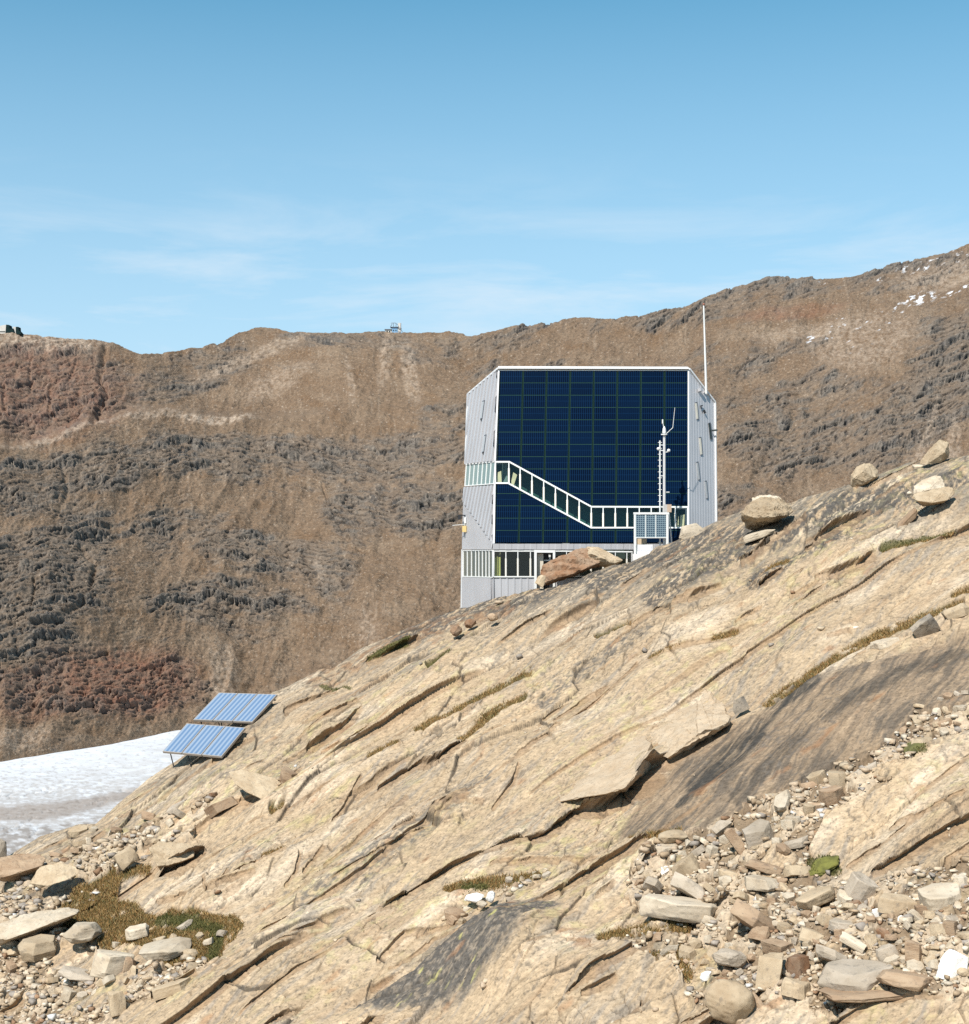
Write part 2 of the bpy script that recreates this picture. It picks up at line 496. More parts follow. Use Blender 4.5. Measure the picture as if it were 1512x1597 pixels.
# rough facets and small relief
w1 = worley(qs / 2.3 + .35 * fbm(X / 1.5, Y / 1.5, 2, 7), qn / 1.1, 21)
H += 0.06 * (w1[2] - .5) * ss(0, .25, w1[1] - w1[0]) * (1 - smoothR) + 0.14 * (w1[2] - .5) * w1[3] * (1 - smoothR)
H += 0.055 * fbm(qs / 1.6, qn / .55, 5, 71, gain=.6) * (1 - .35 * smoothR)
dk = R_DARKTOP
H += dk * 0.14 * fbm(qs / .8, qn / .3, 4, 75, gain=.65)
# cracks
w2 = worley(qs / 5.5 + .7 * fbm(X / 3, Y / 3, 3, 17), qn / 1.6 + .45 * fbm(X / 2, Y / 2, 3, 19), 33)
w2b = worley(qs / 2.1 + .6 * fbm(X / 1.3, Y / 1.3, 3, 27), qn / .75 + .4 * fbm(X / 1.1, Y / 1.1, 3, 29), 35)
crk = ss(.9 * pxm, .3 * pxm, (w2[1] - w2[0]) * .8) * ss(.05, .25, fbm(X / 3.5, Y / 3.5, 3, 23)) * (1 - .8 * smoothR)
crk = np.maximum(crk, ss(.5 * pxm, .15 * pxm, (w2b[1] - w2b[0]) * .38) * ss(.0, .25, fbm(X / 2.5, Y / 2.5, 3, 24)) * (1 - .85 * smoothR))
H -= 0.10 * crk
crk = np.clip(crk * .6 + .9 * jc1 + .6 * jc2 + .3 * jc3, 0, 1)
_R = R_LICH_SHADE; H += R_LICH_SHADE * (.12 + .16 * fbm(qs / .9, qn / .5, 4, 77, gain=.65))
D0 = np.sqrt(((wx - 790) / 150) ** 2 + ((wy - 1490) / 95) ** 2); H += 1.0 * ss(1, 0, D0) * (~isb)
# blocky rubble beds
w3 = worley(X / 1.15 + .3 * fbm(X, Y, 3, 41), Y / 1.35 + .3 * fbm(X, Y, 3, 43), 45)
w4 = worley(X / .42, Y / .5, 47)
rub = ((w3[2] - .4) * .55 + (rnd2(np.floor(w3[2] * 977), np.floor(w3[2] * 31), 3) - .5) * w3[3] * .9 + (rnd2(np.floor(w3[2] * 577), np.floor(w3[2] * 91), 4) - .5) * w3[4] * .9) * ss(0, .12, w3[1] - w3[0])
rub += ((w4[2] - .5) * .22 - .05) * ss(0, .15, w4[1] - w4[0])
scs = scree * (1 - R_GRASS)
H = H * (1 - .5 * scs) + rub * scs * .75
# grass hollows are filled and level
H = H * (1 - .5 * GRASS) - .06 * GRASS + GRASS * .05 * fbm(X / .4, Y / .4, 3, 90)

# surveyed ledges: (polyline with edge height in px, undercut in px, width of upper swell)
LEDGES = [
 ([(556, 1428, 2), (600, 1411, 7), (640, 1385, 10), (700, 1348, 11), (762, 1322, 6), (850, 1287, 13), (880, 1262, 18), (905, 1248, 16), (940, 1241, 18), (976, 1234, 24), (1004, 1218, 46), (1020, 1204, 46), (1030, 1190, 22), (1052, 1180, 14), (1078, 1163, 10), (1108, 1146, 8), (1136, 1128, 6), (1141, 1110, 3)], 22, 42),
 ([(585, 1225, 3), (620, 1205, 8), (650, 1190, 10), (692, 1186, 15), (716, 1168, 8), (728, 1158, 3)], 14, 34),
 ([(400, 1463, 4), (452, 1434, 6), (482, 1414, 4), (565, 1361, 5), (680, 1268, 4), (765, 1246, 2)], 8, 25),
 ([(1012, 1026, 3), (1111, 995, 4), (1177, 965, 2)], 6, 25),
 ([(1270, 908, 3), (1311, 899, 12), (1345, 888, 11), (1366, 872, 4)], 12, 30),
 ([(1184, 913, 7), (1200, 902, 9), (1223, 888, 4)], 9, 20),
 ([(570, 1030, 5), (600, 1018, 8), (632, 1003, 14), (656, 988, 6)], 12, 22),
 ([(500, 1178, 3), (545, 1160, 7), (575, 1138, 3)], 8, 22),
 ([(798, 1193, 2), (897, 1107, 4), (950, 1065, 3), (1000, 1024, 3)], 6, 30),
 ([(1355, 1366, 4), (1390, 1350, 9), (1443, 1318, 11), (1512, 1284, 10), (1560, 1262, 8)], 12, 32),
 ([(1384, 1293, 3), (1450, 1268, 5), (1512, 1250, 5)], 7, 25),
 ([(243, 1362, 3), (262, 1356, 24), (285, 1350, 26), (305, 1334, 20), (322, 1322, 8)], 20, 26),
 ([(355, 1370, 3), (378, 1358, 8), (402, 1345, 4)], 10, 22),
 ([(318, 1362, 3), (330, 1392, 5), (380, 1370, 4), (400, 1362, 2)], 6, 22),
 ([(55, 1463, 4), (80, 1445, 14), (120, 1428, 8)], 14, 18),
 ([(235, 1555, 4), (262, 1550, 10), (308, 1524, 5)], 12, 22),
 ([(135, 1352, 3), (190, 1352, 6), (215, 1332, 6)], 8, 18),
 ([(1000, 1356, 3), (1015, 1350, 16), (1034, 1330, 12)], 14, 26),
 ([(968, 1395, 3), (1080, 1430, 10), (1130, 1414, 16), (1140, 1402, 3)], 14, 26),
 ([(865, 1255, 2), (700, 1420, 1)], 0, 10),
 ([(905, 1560, 3), (935, 1545, 8), (965, 1528, 4)], 8, 20),
 ([(1060, 1597, 5), (1110, 1590, 9), (1160, 1600, 5)], 10, 20),
 ([(1280, 1565, 4), (1330, 1558, 8), (1480, 1550, 5)], 8, 20),
 ([(640, 1240, 2), (560, 1300, 3), (500, 1350, 2)][::-1], 5, 22),
 ([(505, 1310, 2), (470, 1352, 4)][::-1], 5, 16),
 ([(1240, 1252, 2), (1330, 1216, 3), (1400, 1180, 2)], 4, 12),
 ([(600, 1500, 2), (680, 1450, 4), (760, 1430, 2)], 4, 16),
 ([(760, 1345, 2), (830, 1330, 6), (900, 1330, 4), (960, 1318, 2)], 6, 20),
 ([(1020, 960, 2), (1060, 940, 5), (1100, 925, 3)], 6, 20),
 ([(1150, 870, 3), (1200, 850, 4), (1260, 815, 3)], 6, 20),
 ([(1256, 843, 3), (1300, 826, 6), (1350, 800, 3)], 6, 20),
 ([(241, 1404, 3), (284, 1394, 5), (327, 1391, 5), (357, 1356, 3)], 6, 22),
 ([(112, 1330, 3), (140, 1308, 5), (165, 1292, 3)], 6, 20),
 ([(298, 1259, 3), (321, 1245, 4)], 6, 16),
 ([(374, 1255, 3), (410, 1245, 6), (443, 1232, 4)], 8, 20),
 ([(479, 1160, 4), (509, 1147, 8), (549, 1118, 6), (566, 1103, 3)], 8, 26),
 ([(516, 1282, 3), (539, 1249, 4), (565, 1216, 3)], 5, 22),
 ([(443, 1375, 3), (459, 1351, 4), (466, 1328, 3)], 5, 18),
 ([(400, 1348, 3), (446, 1325, 5)], 6, 22),
 ([(612, 1302, 3), (630, 1290, 6), (650, 1282, 4)], 7, 18),
 ([(674, 1288, 3), (698, 1265, 4), (731, 1245, 3)], 5, 22),
 ([(764, 1259, 3), (797, 1222, 4), (810, 1197, 2)], 5, 24),
 ([(585, 1495, 3), (631, 1452, 5), (730, 1427, 3)], 6, 26),
 ([(884, 1478, 3), (915, 1481, 3)], 5, 14),
 ([(903, 1551, 4), (921, 1539, 8), (949, 1520, 4)], 8, 20),
 ([(956, 1595, 4), (975, 1580, 6), (993, 1571, 5), (1002, 1545, 3)], 7, 22),
 ([(1072, 942, 3), (1101, 922, 7), (1128, 906, 4)], 7, 20),
 ([(1230, 931, 3), (1263, 917, 4), (1286, 911, 2)], 5, 20),
 ([(1154, 879, 4), (1197, 853, 7), (1217, 829, 4)], 8, 22),
 ([(1253, 854, 4), (1310, 820, 8), (1362, 796, 4)], 8, 24),
 ([(1244, 1412, 4), (1271, 1396, 8), (1308, 1387, 5)], 9, 20),
 ([(1318, 1346, 3), (1366, 1322, 5), (1430, 1277, 3)], 6, 24),
 ([(1470, 1367, 3), (1505, 1345, 4)], 6, 18),
 ([(860, 1120, 2), (905, 1082, 4), (950, 1058, 3)], 5, 24),
 ([(1290, 1000, 2), (1330, 985, 4)], 5, 14),
 ([(550, 1240, 3), (600, 1205, 5), (640, 1180, 3)], 6, 22),
 ([(330, 1190, 3), (360, 1170, 5), (400, 1150, 3)], 6, 20),
 ([(440, 1115, 3), (480, 1090, 6), (520, 1070, 4)], 7, 20),
 ([(470, 1130, 3), (520, 1120, 6), (560, 1095, 3)], 7, 20),
 ([(440, 1180, 2), (480, 1160, 4), (520, 1140, 3)], 6, 20),
 ([(410, 1240, 3), (450, 1220, 6), (470, 1200, 3)], 8, 20),
 ([(300, 1290, 3), (340, 1270, 6), (380, 1252, 3)], 8, 20),
]
for line, und, W in LEDGES:
    big = W > 60
    D, S, T = polydist(wxs, wys, line, 170 if big else 60)
    hh = np.interp(T * (len(line) - 1), np.arange(len(line)), [p[2] for p in line])
    near = (D < (169 if big else 59)) & (~isb)
    up = near & (S > 0); lo = near & (S <= 0)
    endf = ss(0, .04, T) * ss(1, .96, T)
    hm = hh * pxm * endf
    fade = ss(170, 40, D) if big else ss(60, 20, D)
    fwp = 2.6
    H += np.where(up, hm * np.exp(-D / W) * fade, 0) + np.where(lo, hm * np.clip(1 - D / fwp, 0, 1) - .25 * hm * np.clip(D / fwp, 0, 1) * np.exp(-D / 10) * fade, 0)
    r = 5.0 + hh * .42
    OFF += np.where(lo & (D < r), (und * pxm * .4 + hm * 1.8) * np.clip(D / fwp, 0, 1) * np.clip(1 - D / r, 0, 1) ** .6 * endf, 0)

H = np.clip(H, -3, 3) * edge
H = H * np.where(isb, 1, 1)
# keep the crest line where the survey has it
cr = ss(40, 0, gyr - skyrow(gx)) * (~isb)
lowf = 0.35 + 0.65 * (1 - cr)
H = H * np.where(isb, .35, lowf)
SX = X - nS[0] * OFF; SY = Y - nS[1] * OFF; SZ = Z + H - OFF * CY * .2

# ---- colour (rock tones, with shade painted into cracks and gaps)
cream = (.42, .315, .208); pale = (.555, .45, .335); tan = (.35, .245, .155); grey = (.25, .215, .18); dark = (.085, .078, .072); yel = (.46, .42, .16); rust = (.30, .15, .07)
C = np.ones(X.shape + (3,), np.float32) * np.array(cream, np.float32)
C = lerp3(C, pale, ss(-.05, .5, fbm(qs / 6, qn / 2.2, 4, 201)) * .9)
C = lerp3(C, tan, ss(.0, .55, fbm(qs / 5, qn / 1.4, 5, 211)) * .75)
C = C * (1 + .16 * (j1[2] - .5) * jm1 + .20 * (j2[2] - .5) * jm2)[..., None]
k2 = (.653, .757); n2 = (.757, -.653)
rs = X * k2[0] + Y * k2[1]; rn = X * n2[0] + Y * n2[1]
st = fbm(rs / 3.0, (rn + .5 * fbm(X / 3, Y / 3, 3, 222)) / .4, 5, 221, gain=.64)
C = lerp3(C, grey, ss(.0, .45, st + .35 * fbm(X / 7, Y / 7, 2, 223)) * .75)
C = lerp3(C, yel, ss(.12, .5, fbm(X / 3.3, Y / 3.3, 5, 231, gain=.62)) * ss(-.1, .4, fbm(X / 17, Y / 17, 2, 233)) * .4)
# right streaked slab
rnw = rn + .5 * fbm(X / 3, Y / 3, 3, 243)
sst = fbm(rs / 4.5, rnw / .38, 6, 241, gain=.66) + .35 * fbm(X / 2.5, Y / 2.5, 4, 245)
C = lerp3(C, (.24, .172, .115), R_STREAK * .85)
C = lerp3(C, (.11, .09, .072), R_STREAK * ss(-.15, .3, sst) * .85)
C = lerp3(C, (.45, .33, .22), R_STREAK * ss(.1, .6, -sst) * .6)
DK = np.maximum.reduce([strip([(1085, 1232), (1150, 1165), (1215, 1100), (1270, 1065)], 15, 12), strip([(1060, 1262), (1120, 1215), (1190, 1150)], 9, 7), strip([(1150, 1250), (1210, 1190), (1270, 1140)], 12, 9) * .6, strip([(1290, 1130), (1400, 1060), (1500, 1030)], 16, 12) * .6])
C = lerp3(C, (.045, .042, .038), DK * ss(-.6, .1, sst) * .93)
crest_g = ss(150, 20, gyr - skyrow(gx)) * (.45 + .55 * ss(700, 1000, gx))
spk = fbm(X / .32, Y / .38, 3, 251, gain=.7)
# dark lichen patches, the first also painting in a turned rib's shade
C = lerp3(C, (.16, .14, .12), R_LICH_SHADE * .7)
C = lerp3(C, dark, R_LICH_SHADE * ss(-.35, .1, spk + .5 * fbm(rs / 1.2, rn / .12, 3, 253)) * .9)
C = lerp3(C, yel, R_LICH_SHADE * ss(.28, .5, fbm(rs / 1.2, rn / .35, 5, 255)) * .7)
C = lerp3(C, (.19, .165, .135), crest_g * ss(-.4, .2, st + .4 * spk) * .9)
C = lerp3(C, dark, R_DARKTOP * ss(-.3, .1, spk + .8 * st) * .92)
C = lerp3(C, (.12, .11, .10), R_BAND * ss(-.3, .25, spk + .4 * st) * .75)
gen = ss(.12, .42, fbm(qs / 7, qn / 3, 3, 261) - .1) * ss(-.05, .35, spk)
C = lerp3(C, (.15, .13, .115), gen * .55)
C = lerp3(C, (.13, .11, .09), ss(.2, .45, spk + .25 * fbm(X / 3, Y / 3, 2, 263)) * .6)
C = C * (1 + .26 * fbm(X / .45, Y / .55, 4, 265, gain=.85))[..., None]
low_l = ss(-.25, .35, fbm(X / 9, Y / 9, 3, 291))
C = lerp3(C, (.115, .10, .082), low_l * ss(.10, .40, fbm(rs / .5, rn / .16, 3, 293, gain=.8)) * .6)
C = lerp3(C, (.46, .40, .18), ss(-.1, .4, fbm(X / 11, Y / 11, 2, 295)) * ss(.0, .4, fbm(X / 1.1, Y / 1.2, 4, 297, gain=.7)) * .45 * (1 - R_STREAK))
C = lerp3(C, rust, ss(.30, .55, fbm(qs / 2.2, qn / 1.2, 5, 271)) * .5)
RB = strip([(490, 1062), (560, 1030), (640, 988), (720, 965), (790, 945)], 15, 10)
C = lerp3(C, (.25, .14, .075), RB * ss(-.2, .3, fbm(X / .9, Y / .9, 4, 273)) * .7)
C = lerp3(C, (.10, .08, .065), RB * ss(.0, .35, fbm(X / .7, Y / .7, 4, 275)) * .6)
# undercut faces are tinted a darker brown
C = lerp3(C, (.27, .17, .095), (np.clip(OFF, 0, .5) * 2 > .1).astype(np.float32) * .5)
C = lerp3(C, (.05, .042, .034), crk * .85)  # crack lines painted near black for the shade inside them
# rubble blocks vary in tone; low ones painted dark as shade in the gaps
tn = w3[2]
C = np.where((scs > .5)[..., None], lerp3(lerp3(C * .72, pale, (tn > .62).astype(np.float32) * .6), (.22, .16, .105), (tn < .4).astype(np.float32) * .8), C)
gcol = np.ones_like(C) * np.array((.17, .105, .04), np.float32)
gcol = lerp3(gcol, (.07, .065, .02), ss(-.1, .3, fbm(X / 1.1, Y / 1.1, 3, 281)))
C = C + (gcol - C) * (GRASS * .9)[..., None]
C = lerp3(C, (.09, .085, .03), GREEN * .8)
C = np.clip(C * np.array((.975, .96, .92), np.float32), .02, .8)

M_SLOPE = rock_material("gneiss slope", fine=5.0, amp=.32, bump=.45, bdist=.08, speck=.35, stretch=((0, 0, math.radians(-27)), (.7, 1.1, 1.3)))
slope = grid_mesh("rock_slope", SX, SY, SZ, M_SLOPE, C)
tag(slope, kind='structure')

NB = len(below)
def ground(px, py, want_normal=False):
    """surveyed place on the near slope -> world point"""
    j = int(np.clip(np.searchsorted(cols, px), 1, len(cols) - 2))
    s = skyrow(px)
    v = (py - 1660) / (s - 1660)
    i = int(np.clip(round(v * (NR - 1)), 0, NR - 2)) + NB
    p = Vector((float(SX[i, j]), float(SY[i, j]), float(SZ[i, j])))
    return p
# ================================================================== FAR MOUNTAIN SIDE, GLACIER
MS = np.array([(-700, 560), (-200, 520), (0, 522), (40, 522), (90, 528), (140, 531), (180, 536), (205, 548), (222, 554), (240, 551), (268, 549), (285, 545), (320, 541), (345, 536), (372, 519), (400, 512), (432, 511),
               (450, 518), (500, 521), (560, 519), (600, 520), (665, 521), (700, 518), (722, 521), (735, 525), (800, 511), (850, 506), (900, 495), (960, 497), (1000, 493), (1050, 482), (1085, 474), (1120, 457),
               (1160, 445), (1200, 433), (1235, 434), (1280, 437), (1330, 431), (1375, 421), (1420, 407), (1470, 397), (1512, 381), (1700, 330), (2300, 200)], float)
mc = np.concatenate([np.arange(-700, -20, 14.0), np.arange(-20, 1535, 1.25), np.arange(1535, 2200, 14.0)])
NM = 760
mv = np.linspace(0, 1, NM)
MGX, MV = np.meshgrid(mc, mv)
_sk1 = mc; _z0 = mc * 0
msky = np.interp(MGX, MS[:, 0], MS[:, 1]) + (2.2 * fbm(mc / 26, _z0 + 3.3, 4, 701, gain=.65) - 1.6 * np.abs(fbm(mc / 9, _z0 + 9.1, 3, 711)))[None, :] * np.interp(MGX, [0, 30, 130, 160], [.6, .15, .3, 1])
mbase = np.interp(MGX, [-700, -150, 0, 150, 285, 330, 450, 2200], [1290, 1205, 1184, 1160, 1134, 1130, 1120, 1110]) + 6
MGY = mbase + (msky - mbase) * MV
mb2 = np.linspace(0, 1, 26)[1:]
XB, BBm = np.meshgrid(mc, mb2)
mgx = np.concatenate([MGX, XB]); mgy = np.concatenate([MGY, np.broadcast_to(MGY[-1:], XB.shape)])
md = np.concatenate([np.zeros_like(MGX), BBm * 900])
mu = (mgx - CX) / F; mvv = (HY - mgy) / F
ZB = -104.0
Yb = ZB / ((HY - (np.interp(mgx, mc, mbase[0]))) / F)
ms_ = 0.50
Ym = (-ZB + ms_ * Yb) / (ms_ - mvv)
wgx = mgx + 10 * fbm(mgx / 90, mgy / 90, 4, 301); wgy = mgy + 9 * fbm(mgx / 90, mgy / 60, 4, 311)
sh = np.interp(wgx, [-700, 0, 100, 170, 230, 300, 390, 470, 560], [760, 700, 672, 655, 642, 646, 650, 652, 640])
shoulder = ss(4, -10, mgy - sh) * ss(560, 400, mgx)
Ym = Ym * (1 + .07 * shoulder)
mX = mu * Ym * (1 + md * .0002); mY = Ym + md; mZ = mvv * Ym - md * .45
mfront = (md == 0)
# survey-unit coordinates for the far noise: along the slope, so features keep their scale
sx = mgx + md * .6; sy = mgy - md * .9
def blob(cx, cy, rx, ry, k=1.0, ang=0.0):
    ca, sa = math.cos(math.radians(ang)), math.sin(math.radians(ang))
    dx = wgx - cx; dy = wgy - cy
    a = (dx * ca - dy * sa) / rx; b = (dx * sa + dy * ca) / ry
    return k * ss(1.25, .55, np.sqrt(a * a + b * b))
rocky = np.zeros_like(mgx)
for a in [(60, 610, 150, 75, .9), (250, 600, 130, 40, .5, 25), (330, 575, 120, 28, .6, 20), (560, 535, 160, 20, .55), (700, 570, 90, 28, .4), (150, 730, 100, 45, .75), (330, 715, 160, 40, .8), (560, 710, 220, 42, .8),
          (40, 760, 60, 50, .75), (60, 920, 90, 110, .95), (130, 870, 60, 130, .7), (40, 1010, 90, 50, .8), (260, 830, 130, 45, .45), (450, 870, 130, 50, .65), (560, 790, 70, 70, .6, -60), (660, 800, 90, 55, .75), (350, 950, 140, 40, .7), (520, 900, 40, 80, .6, 20),
          (140, 1070, 190, 55, .75), (40, 1090, 60, 30, .5), (560, 950, 30, 40, .4), (850, 520, 130, 22, .5, 5), (1100, 480, 170, 28, .6, 12), (1220, 450, 90, 22, .7), (1400, 430, 150, 25, .6, 12), (1200, 560, 140, 40, .35, 5), (1250, 620, 140, 45, .5, 8), (1330, 690, 140, 50, .65, 8), (1200, 700, 90, 60, .6, 8),
          (1480, 580, 80, 95, .85), (1430, 650, 60, 60, .6), (1150, 790, 60, 40, .6), (700, 660, 60, 60, .5), (1150, 640, 60, 40, .4)]:
    rocky = np.maximum(rocky, blob(*a))
smooth_b = np.zeros_like(mgx)
for a in [(430, 810, 100, 26, .9, -20), (600, 610, 120, 45, .8), (470, 660, 160, 22, .8), (560, 1060, 180, 60, .8), (640, 930, 80, 90, .6), (950, 530, 120, 25, .6), (1370, 560, 90, 55, .5), (1430, 790, 60, 60, .5), (380, 1080, 60, 60, .5)]:
    smooth_b = np.maximum(smooth_b, blob(*a))
tilt = np.interp(mgx, [-200, 350, 700, 1100, 1700], [.12, .18, .02, -.02, -.0])
lay = sy + np.interp(mgx, [-200, 300, 700, 1100, 1700], [.25, .12, .0, .16, .22]) * sx          # bedding
nz = fbm(sx / 75, lay / 30, 5, 321, gain=.58)
rk = rocky * .95 - smooth_b * .6 + nz * .85 + .40 * fbm(sx / 24, lay / 10, 4, 325, gain=.6) - .10
RK = ss(.0, .65, rk)
ur = Ym / F                         # metres per survey pixel
D_ = np.zeros_like(mgx)
lowm = ss(1.0, .93, np.where(mfront, np.concatenate([MV, np.ones_like(XB)]), 1.0))
D_ += 26 * fbm(sx / 260, sy / 210, 3, 331) * lowm
D_ += 6 * fbm(sx / 62 + sy / 170, sy / 130, 4, 335, ridge=True) * (.3 + .7 * lowm)
D_ += 5.0 * RK * fbm(sx / 50 + .4 * nz, lay / 26, 3, 341, gain=.5) * (.4 + .6 * lowm)
def cliffs(sp, amp, seed, wid):
    """cliff bands and benches following the bedding"""
    global D_
    ph = lay / sp + 1.5 * fbm(sx / (sp * 5), lay / (sp * 3.2), 4, seed, gain=.55)
    t = 1 - (ph - np.floor(ph))
    mk = ss(-.25, .25, fbm(sx / (sp * 3.5), lay / (sp * 1.6), 3, seed + 4))
    D_ += amp * (ss(0, wid, t) - t) * (RK * .8 + .2) * mk
    return ss(0, wid * .25, t) * ss(wid * 1.15, wid * .8, t) * mk, t
cz1, t1 = cliffs(30, 12.0, 361, .38)
cz2, t2 = cliffs(11, 3.6, 366, .40)
cz = np.clip(np.maximum(cz1, cz2 * .8), 0, 1)
vw = fbm(sx / 16, lay / 30, 3, 381)
vf_ = fbm(sx / 8.5 + .9 * vw, lay / 24, 3, 383, gain=.6, ridge=True)
vcr = ss(.55, .8, vf_) * cz
hcr = ss(.5, .8, fbm(sx / 34 + .5 * vw, lay / 3.6 + .6 * vw, 3, 385, gain=.5, ridge=True))
wv = worley(sx / 12 + .6 * vw, lay / 8 + .4 * vw, 351)
D_ += RK * (.3 + .7 * cz) * (1.5 * (wv[2] - .5) * wv[3] + 1.5 * (wv[2] - .4) * wv[4])
D_ -= RK * (3.2 * vcr + 1.1 * hcr * (.4 + .6 * cz))
under = ss(.16, .02, t1) * (RK * ss(-.1, .25, fbm(sx / 30, lay / 20, 2, 387)))
thin = fbm(sx / 30 + .5 * nz, lay / 7, 3, 373, gain=.5, ridge=True)
D_ -= 2.0 * ss(.62, .8, thin) * (.10 + .7 * RK)
D_ += 1.0 * fbm(sx / 6, lay / 3.2, 4, 371, gain=.7) * (1 + .4 * RK)
D_ += 2.2 * fbm(sx / 26, lay / 5.5, 4, 379, gain=.6) * ss(-.5, .3, nz + .2)
D_ += 4.0 * fbm(sx / 30 + .6 * nz, sy / 70, 3, 378) * (1 - RK)
thin = fbm(sx / 30 + .5 * nz, lay / 7, 3, 373, gain=.5, ridge=True)
D_ -= 2.2 * ss(.6, .8, thin) * (.12 + RK)
# a few deep gullies
for l, w, d in [([(165, 545), (155, 590), (168, 620), (150, 660)], 8, 14), ([(75, 600), (78, 650)], 5, 8), ([(48, 560), (40, 610)], 4, 6), ([(120, 560), (105, 600)], 4, 6), ([(5, 600), (10, 650)], 5, 7), ([(95, 720), (108, 760), (85, 800)], 6, 7), ([(125, 855), (152, 890), (150, 930), (95, 985)], 6, 9), ([(55, 920), (58, 960)], 4, 7),
                ([(500, 755), (520, 800), (545, 850)], 4, 5), ([(700, 810), (688, 850)], 4, 5), ([(385, 700), (450, 705)], 3, 3), ([(445, 870), (480, 900)], 4, 5), ([(0, 985), (60, 990), (100, 985)], 4, 6),
                ([(118, 1030), (170, 1018)], 4, 6), ([(30, 1105), (90, 1085)], 4, 5)]:
    Dd, S, T = polydist(wgx, wgy, l, 30)
    D_ -= d * ss(1, 0, Dd / w) * (.6 + .5 * fbm(sx / 8, sy / 8, 2, 377))
D_ = np.where(mfront, D_, D_ * .4)
D_ *= ss(-.01, .03, np.concatenate([MV, np.ones_like(XB)]))
nx_, ny_, nz_ = 0.0, -.55, .835
FX = mX + nx_ * D_; FY = mY + ny_ * D_; FZ = mZ + nz_ * D_ * .5

soil = (.182, .122, .077)
MC = np.ones(mX.shape + (3,), np.float32) * np.array(soil, np.float32)
MC = lerp3(MC, (.235, .168, .112), ss(-.1, .5, fbm(sx / 60, sy / 30, 5, 401)) * .7)
MC = lerp3(MC, (.165, .10, .055), ss(0, .5, fbm(sx / 50, sy / 25, 4, 405)) * .7)
grit = fbm(sx / 3.4, sy / 2.4, 3, 411, gain=.85)
gsm = 1 - .65 * np.clip(smooth_b, 0, 1)
MC = lerp3(MC, (.40, .315, .23), ss(.12, .5, grit) * .5 * gsm)
MC = lerp3(MC, (.085, .07, .055), ss(.1, .5, -grit) * .5 * gsm)
MC = lerp3(MC, (.185, .14, .102), RK * .55)
MC = lerp3(MC, (.16, .142, .122), RK * (.25 + .75 * cz) * .8)
MC = lerp3(MC, (.27, .225, .175), RK * cz * ss(.0, .5, fbm(sx / 14, lay / 5, 4, 425, gain=.65)) * .7)
MC = lerp3(MC, (.062, .062, .062), RK * np.clip(.9 * vcr + .5 * hcr * cz, 0, 1) * .8)  # fracture shade painted into the colour on top of the recesses
MC = lerp3(MC, (.09, .082, .075), np.clip(RK + .08, 0, 1) * ss(.15, .5, fbm(sx / 22, lay / 5, 5, 421, gain=.65)) * .55)
MC = lerp3(MC, (.05, .05, .052), (.08 + RK) * ss(.64, .8, thin) * .75)  # thin bedding cracks get painted shade too
ps = worley(sx / 6.5, sy / 5.2, 461); ps2 = worley(sx / 4.2 + 9, sy / 3.5, 463)
MC = lerp3(MC, (.42, .34, .26), ((ps[0] < .17) & (ps[2] > .86)).astype(np.float32) * .5)
MC = lerp3(MC, (.075, .065, .055), ((ps2[0] < .24) & (ps2[2] > .80)).astype(np.float32) * .5)
MC = MC * (1 + .22 * fbm(sx / 2.2, sy / 1.9, 2, 427, gain=.9))[..., None]
redd = np.maximum.reduce([blob(60, 610, 160, 80, .55), blob(190, 1065, 130, 55, .8), blob(60, 1085, 90, 40, .5), blob(1230, 490, 90, 12, .4, 5)])
MC = lerp3(MC, (.26, .115, .068), redd * (.45 + .4 * ss(-.2, .4, fbm(sx / 18, lay / 9, 4, 431))))
# pale scree fans and the white outcrop on the shoulder
for a in [(340, 655, 60, 9, .9, 3), (250, 652, 60, 7, .6), (110, 672, 120, 5, .6, 14), (60, 533, 110, 16, .8, -3), (600, 560, 12, 50, .45, -5), (640, 580, 14, 50, .5, 10), (545, 600, 7, 40, .4, 8), (500, 900, 8, 40, .35, 5), (580, 1010, 18, 60, .35, 5), (350, 1050, 22, 50, .45), (430, 600, 60, 20, .4, 20), (30, 1150, 60, 24, .5),
          (390, 560, 110, 10, .5, 20), (1440, 690, 8, 80, .55, -20), (1350, 540, 90, 50, .45, 10), (1490, 720, 14, 80, .5), (1480, 430, 90, 20, .5, 10), (1250, 520, 90, 14, .35, 5)]:
    MC = lerp3(MC, (.47, .37, .28), blob(*a) * ss(-.3, .3, fbm(sx / 9, sy / 7, 5, 441, gain=.75)) * .95)
MC = lerp3(MC, (.36, .28, .205), ss(.2, .5, fbm(sx / 8 + .5 * fbm(sx / 40, sy / 40, 3, 446) - sy * .01, sy / 55, 5, 445, gain=.6)) * (1 - RK) * .3)
MC = lerp3(MC, (.13, .085, .05), ss(.2, .5, fbm(sx / 10 + .5 * fbm(sx / 40, sy / 40, 3, 447), sy / 60, 5, 448, gain=.6)) * (1 - RK) * .2)
snow = np.zeros_like(mgx)
sn = fbm(sx / 12, (sy + .35 * sx) / 5, 4, 451)
for a, t in [((1435, 467, 32, 10, 1, 25), .0), ((1490, 455, 28, 5, 1, 20), .0), ((1300, 520, 60, 12, .7, 45), .25), ((1440, 412, 40, 10, .8, 15), .15), ((1370, 510, 70, 25, .6, 40), .3), ((1490, 405, 40, 15, .7, 10), .2), ((1180, 460, 80, 15, .6, 5), .42), ((1350, 437, 60, 8, .6, 5), .25), ((1265, 530, 9, 5, 1, 40), -.1), ((1300, 440, 60, 5, .5), .25), ((1400, 485, 60, 10, .7, 30), .2)]:
    snow = np.maximum(snow, blob(*a) * ss(t + .08, t + .2, sn))
MC = lerp3(MC, (.70, .70, .71), np.clip(snow * 1.2, 0, 1))
MC = np.clip(MC, .03, .9)
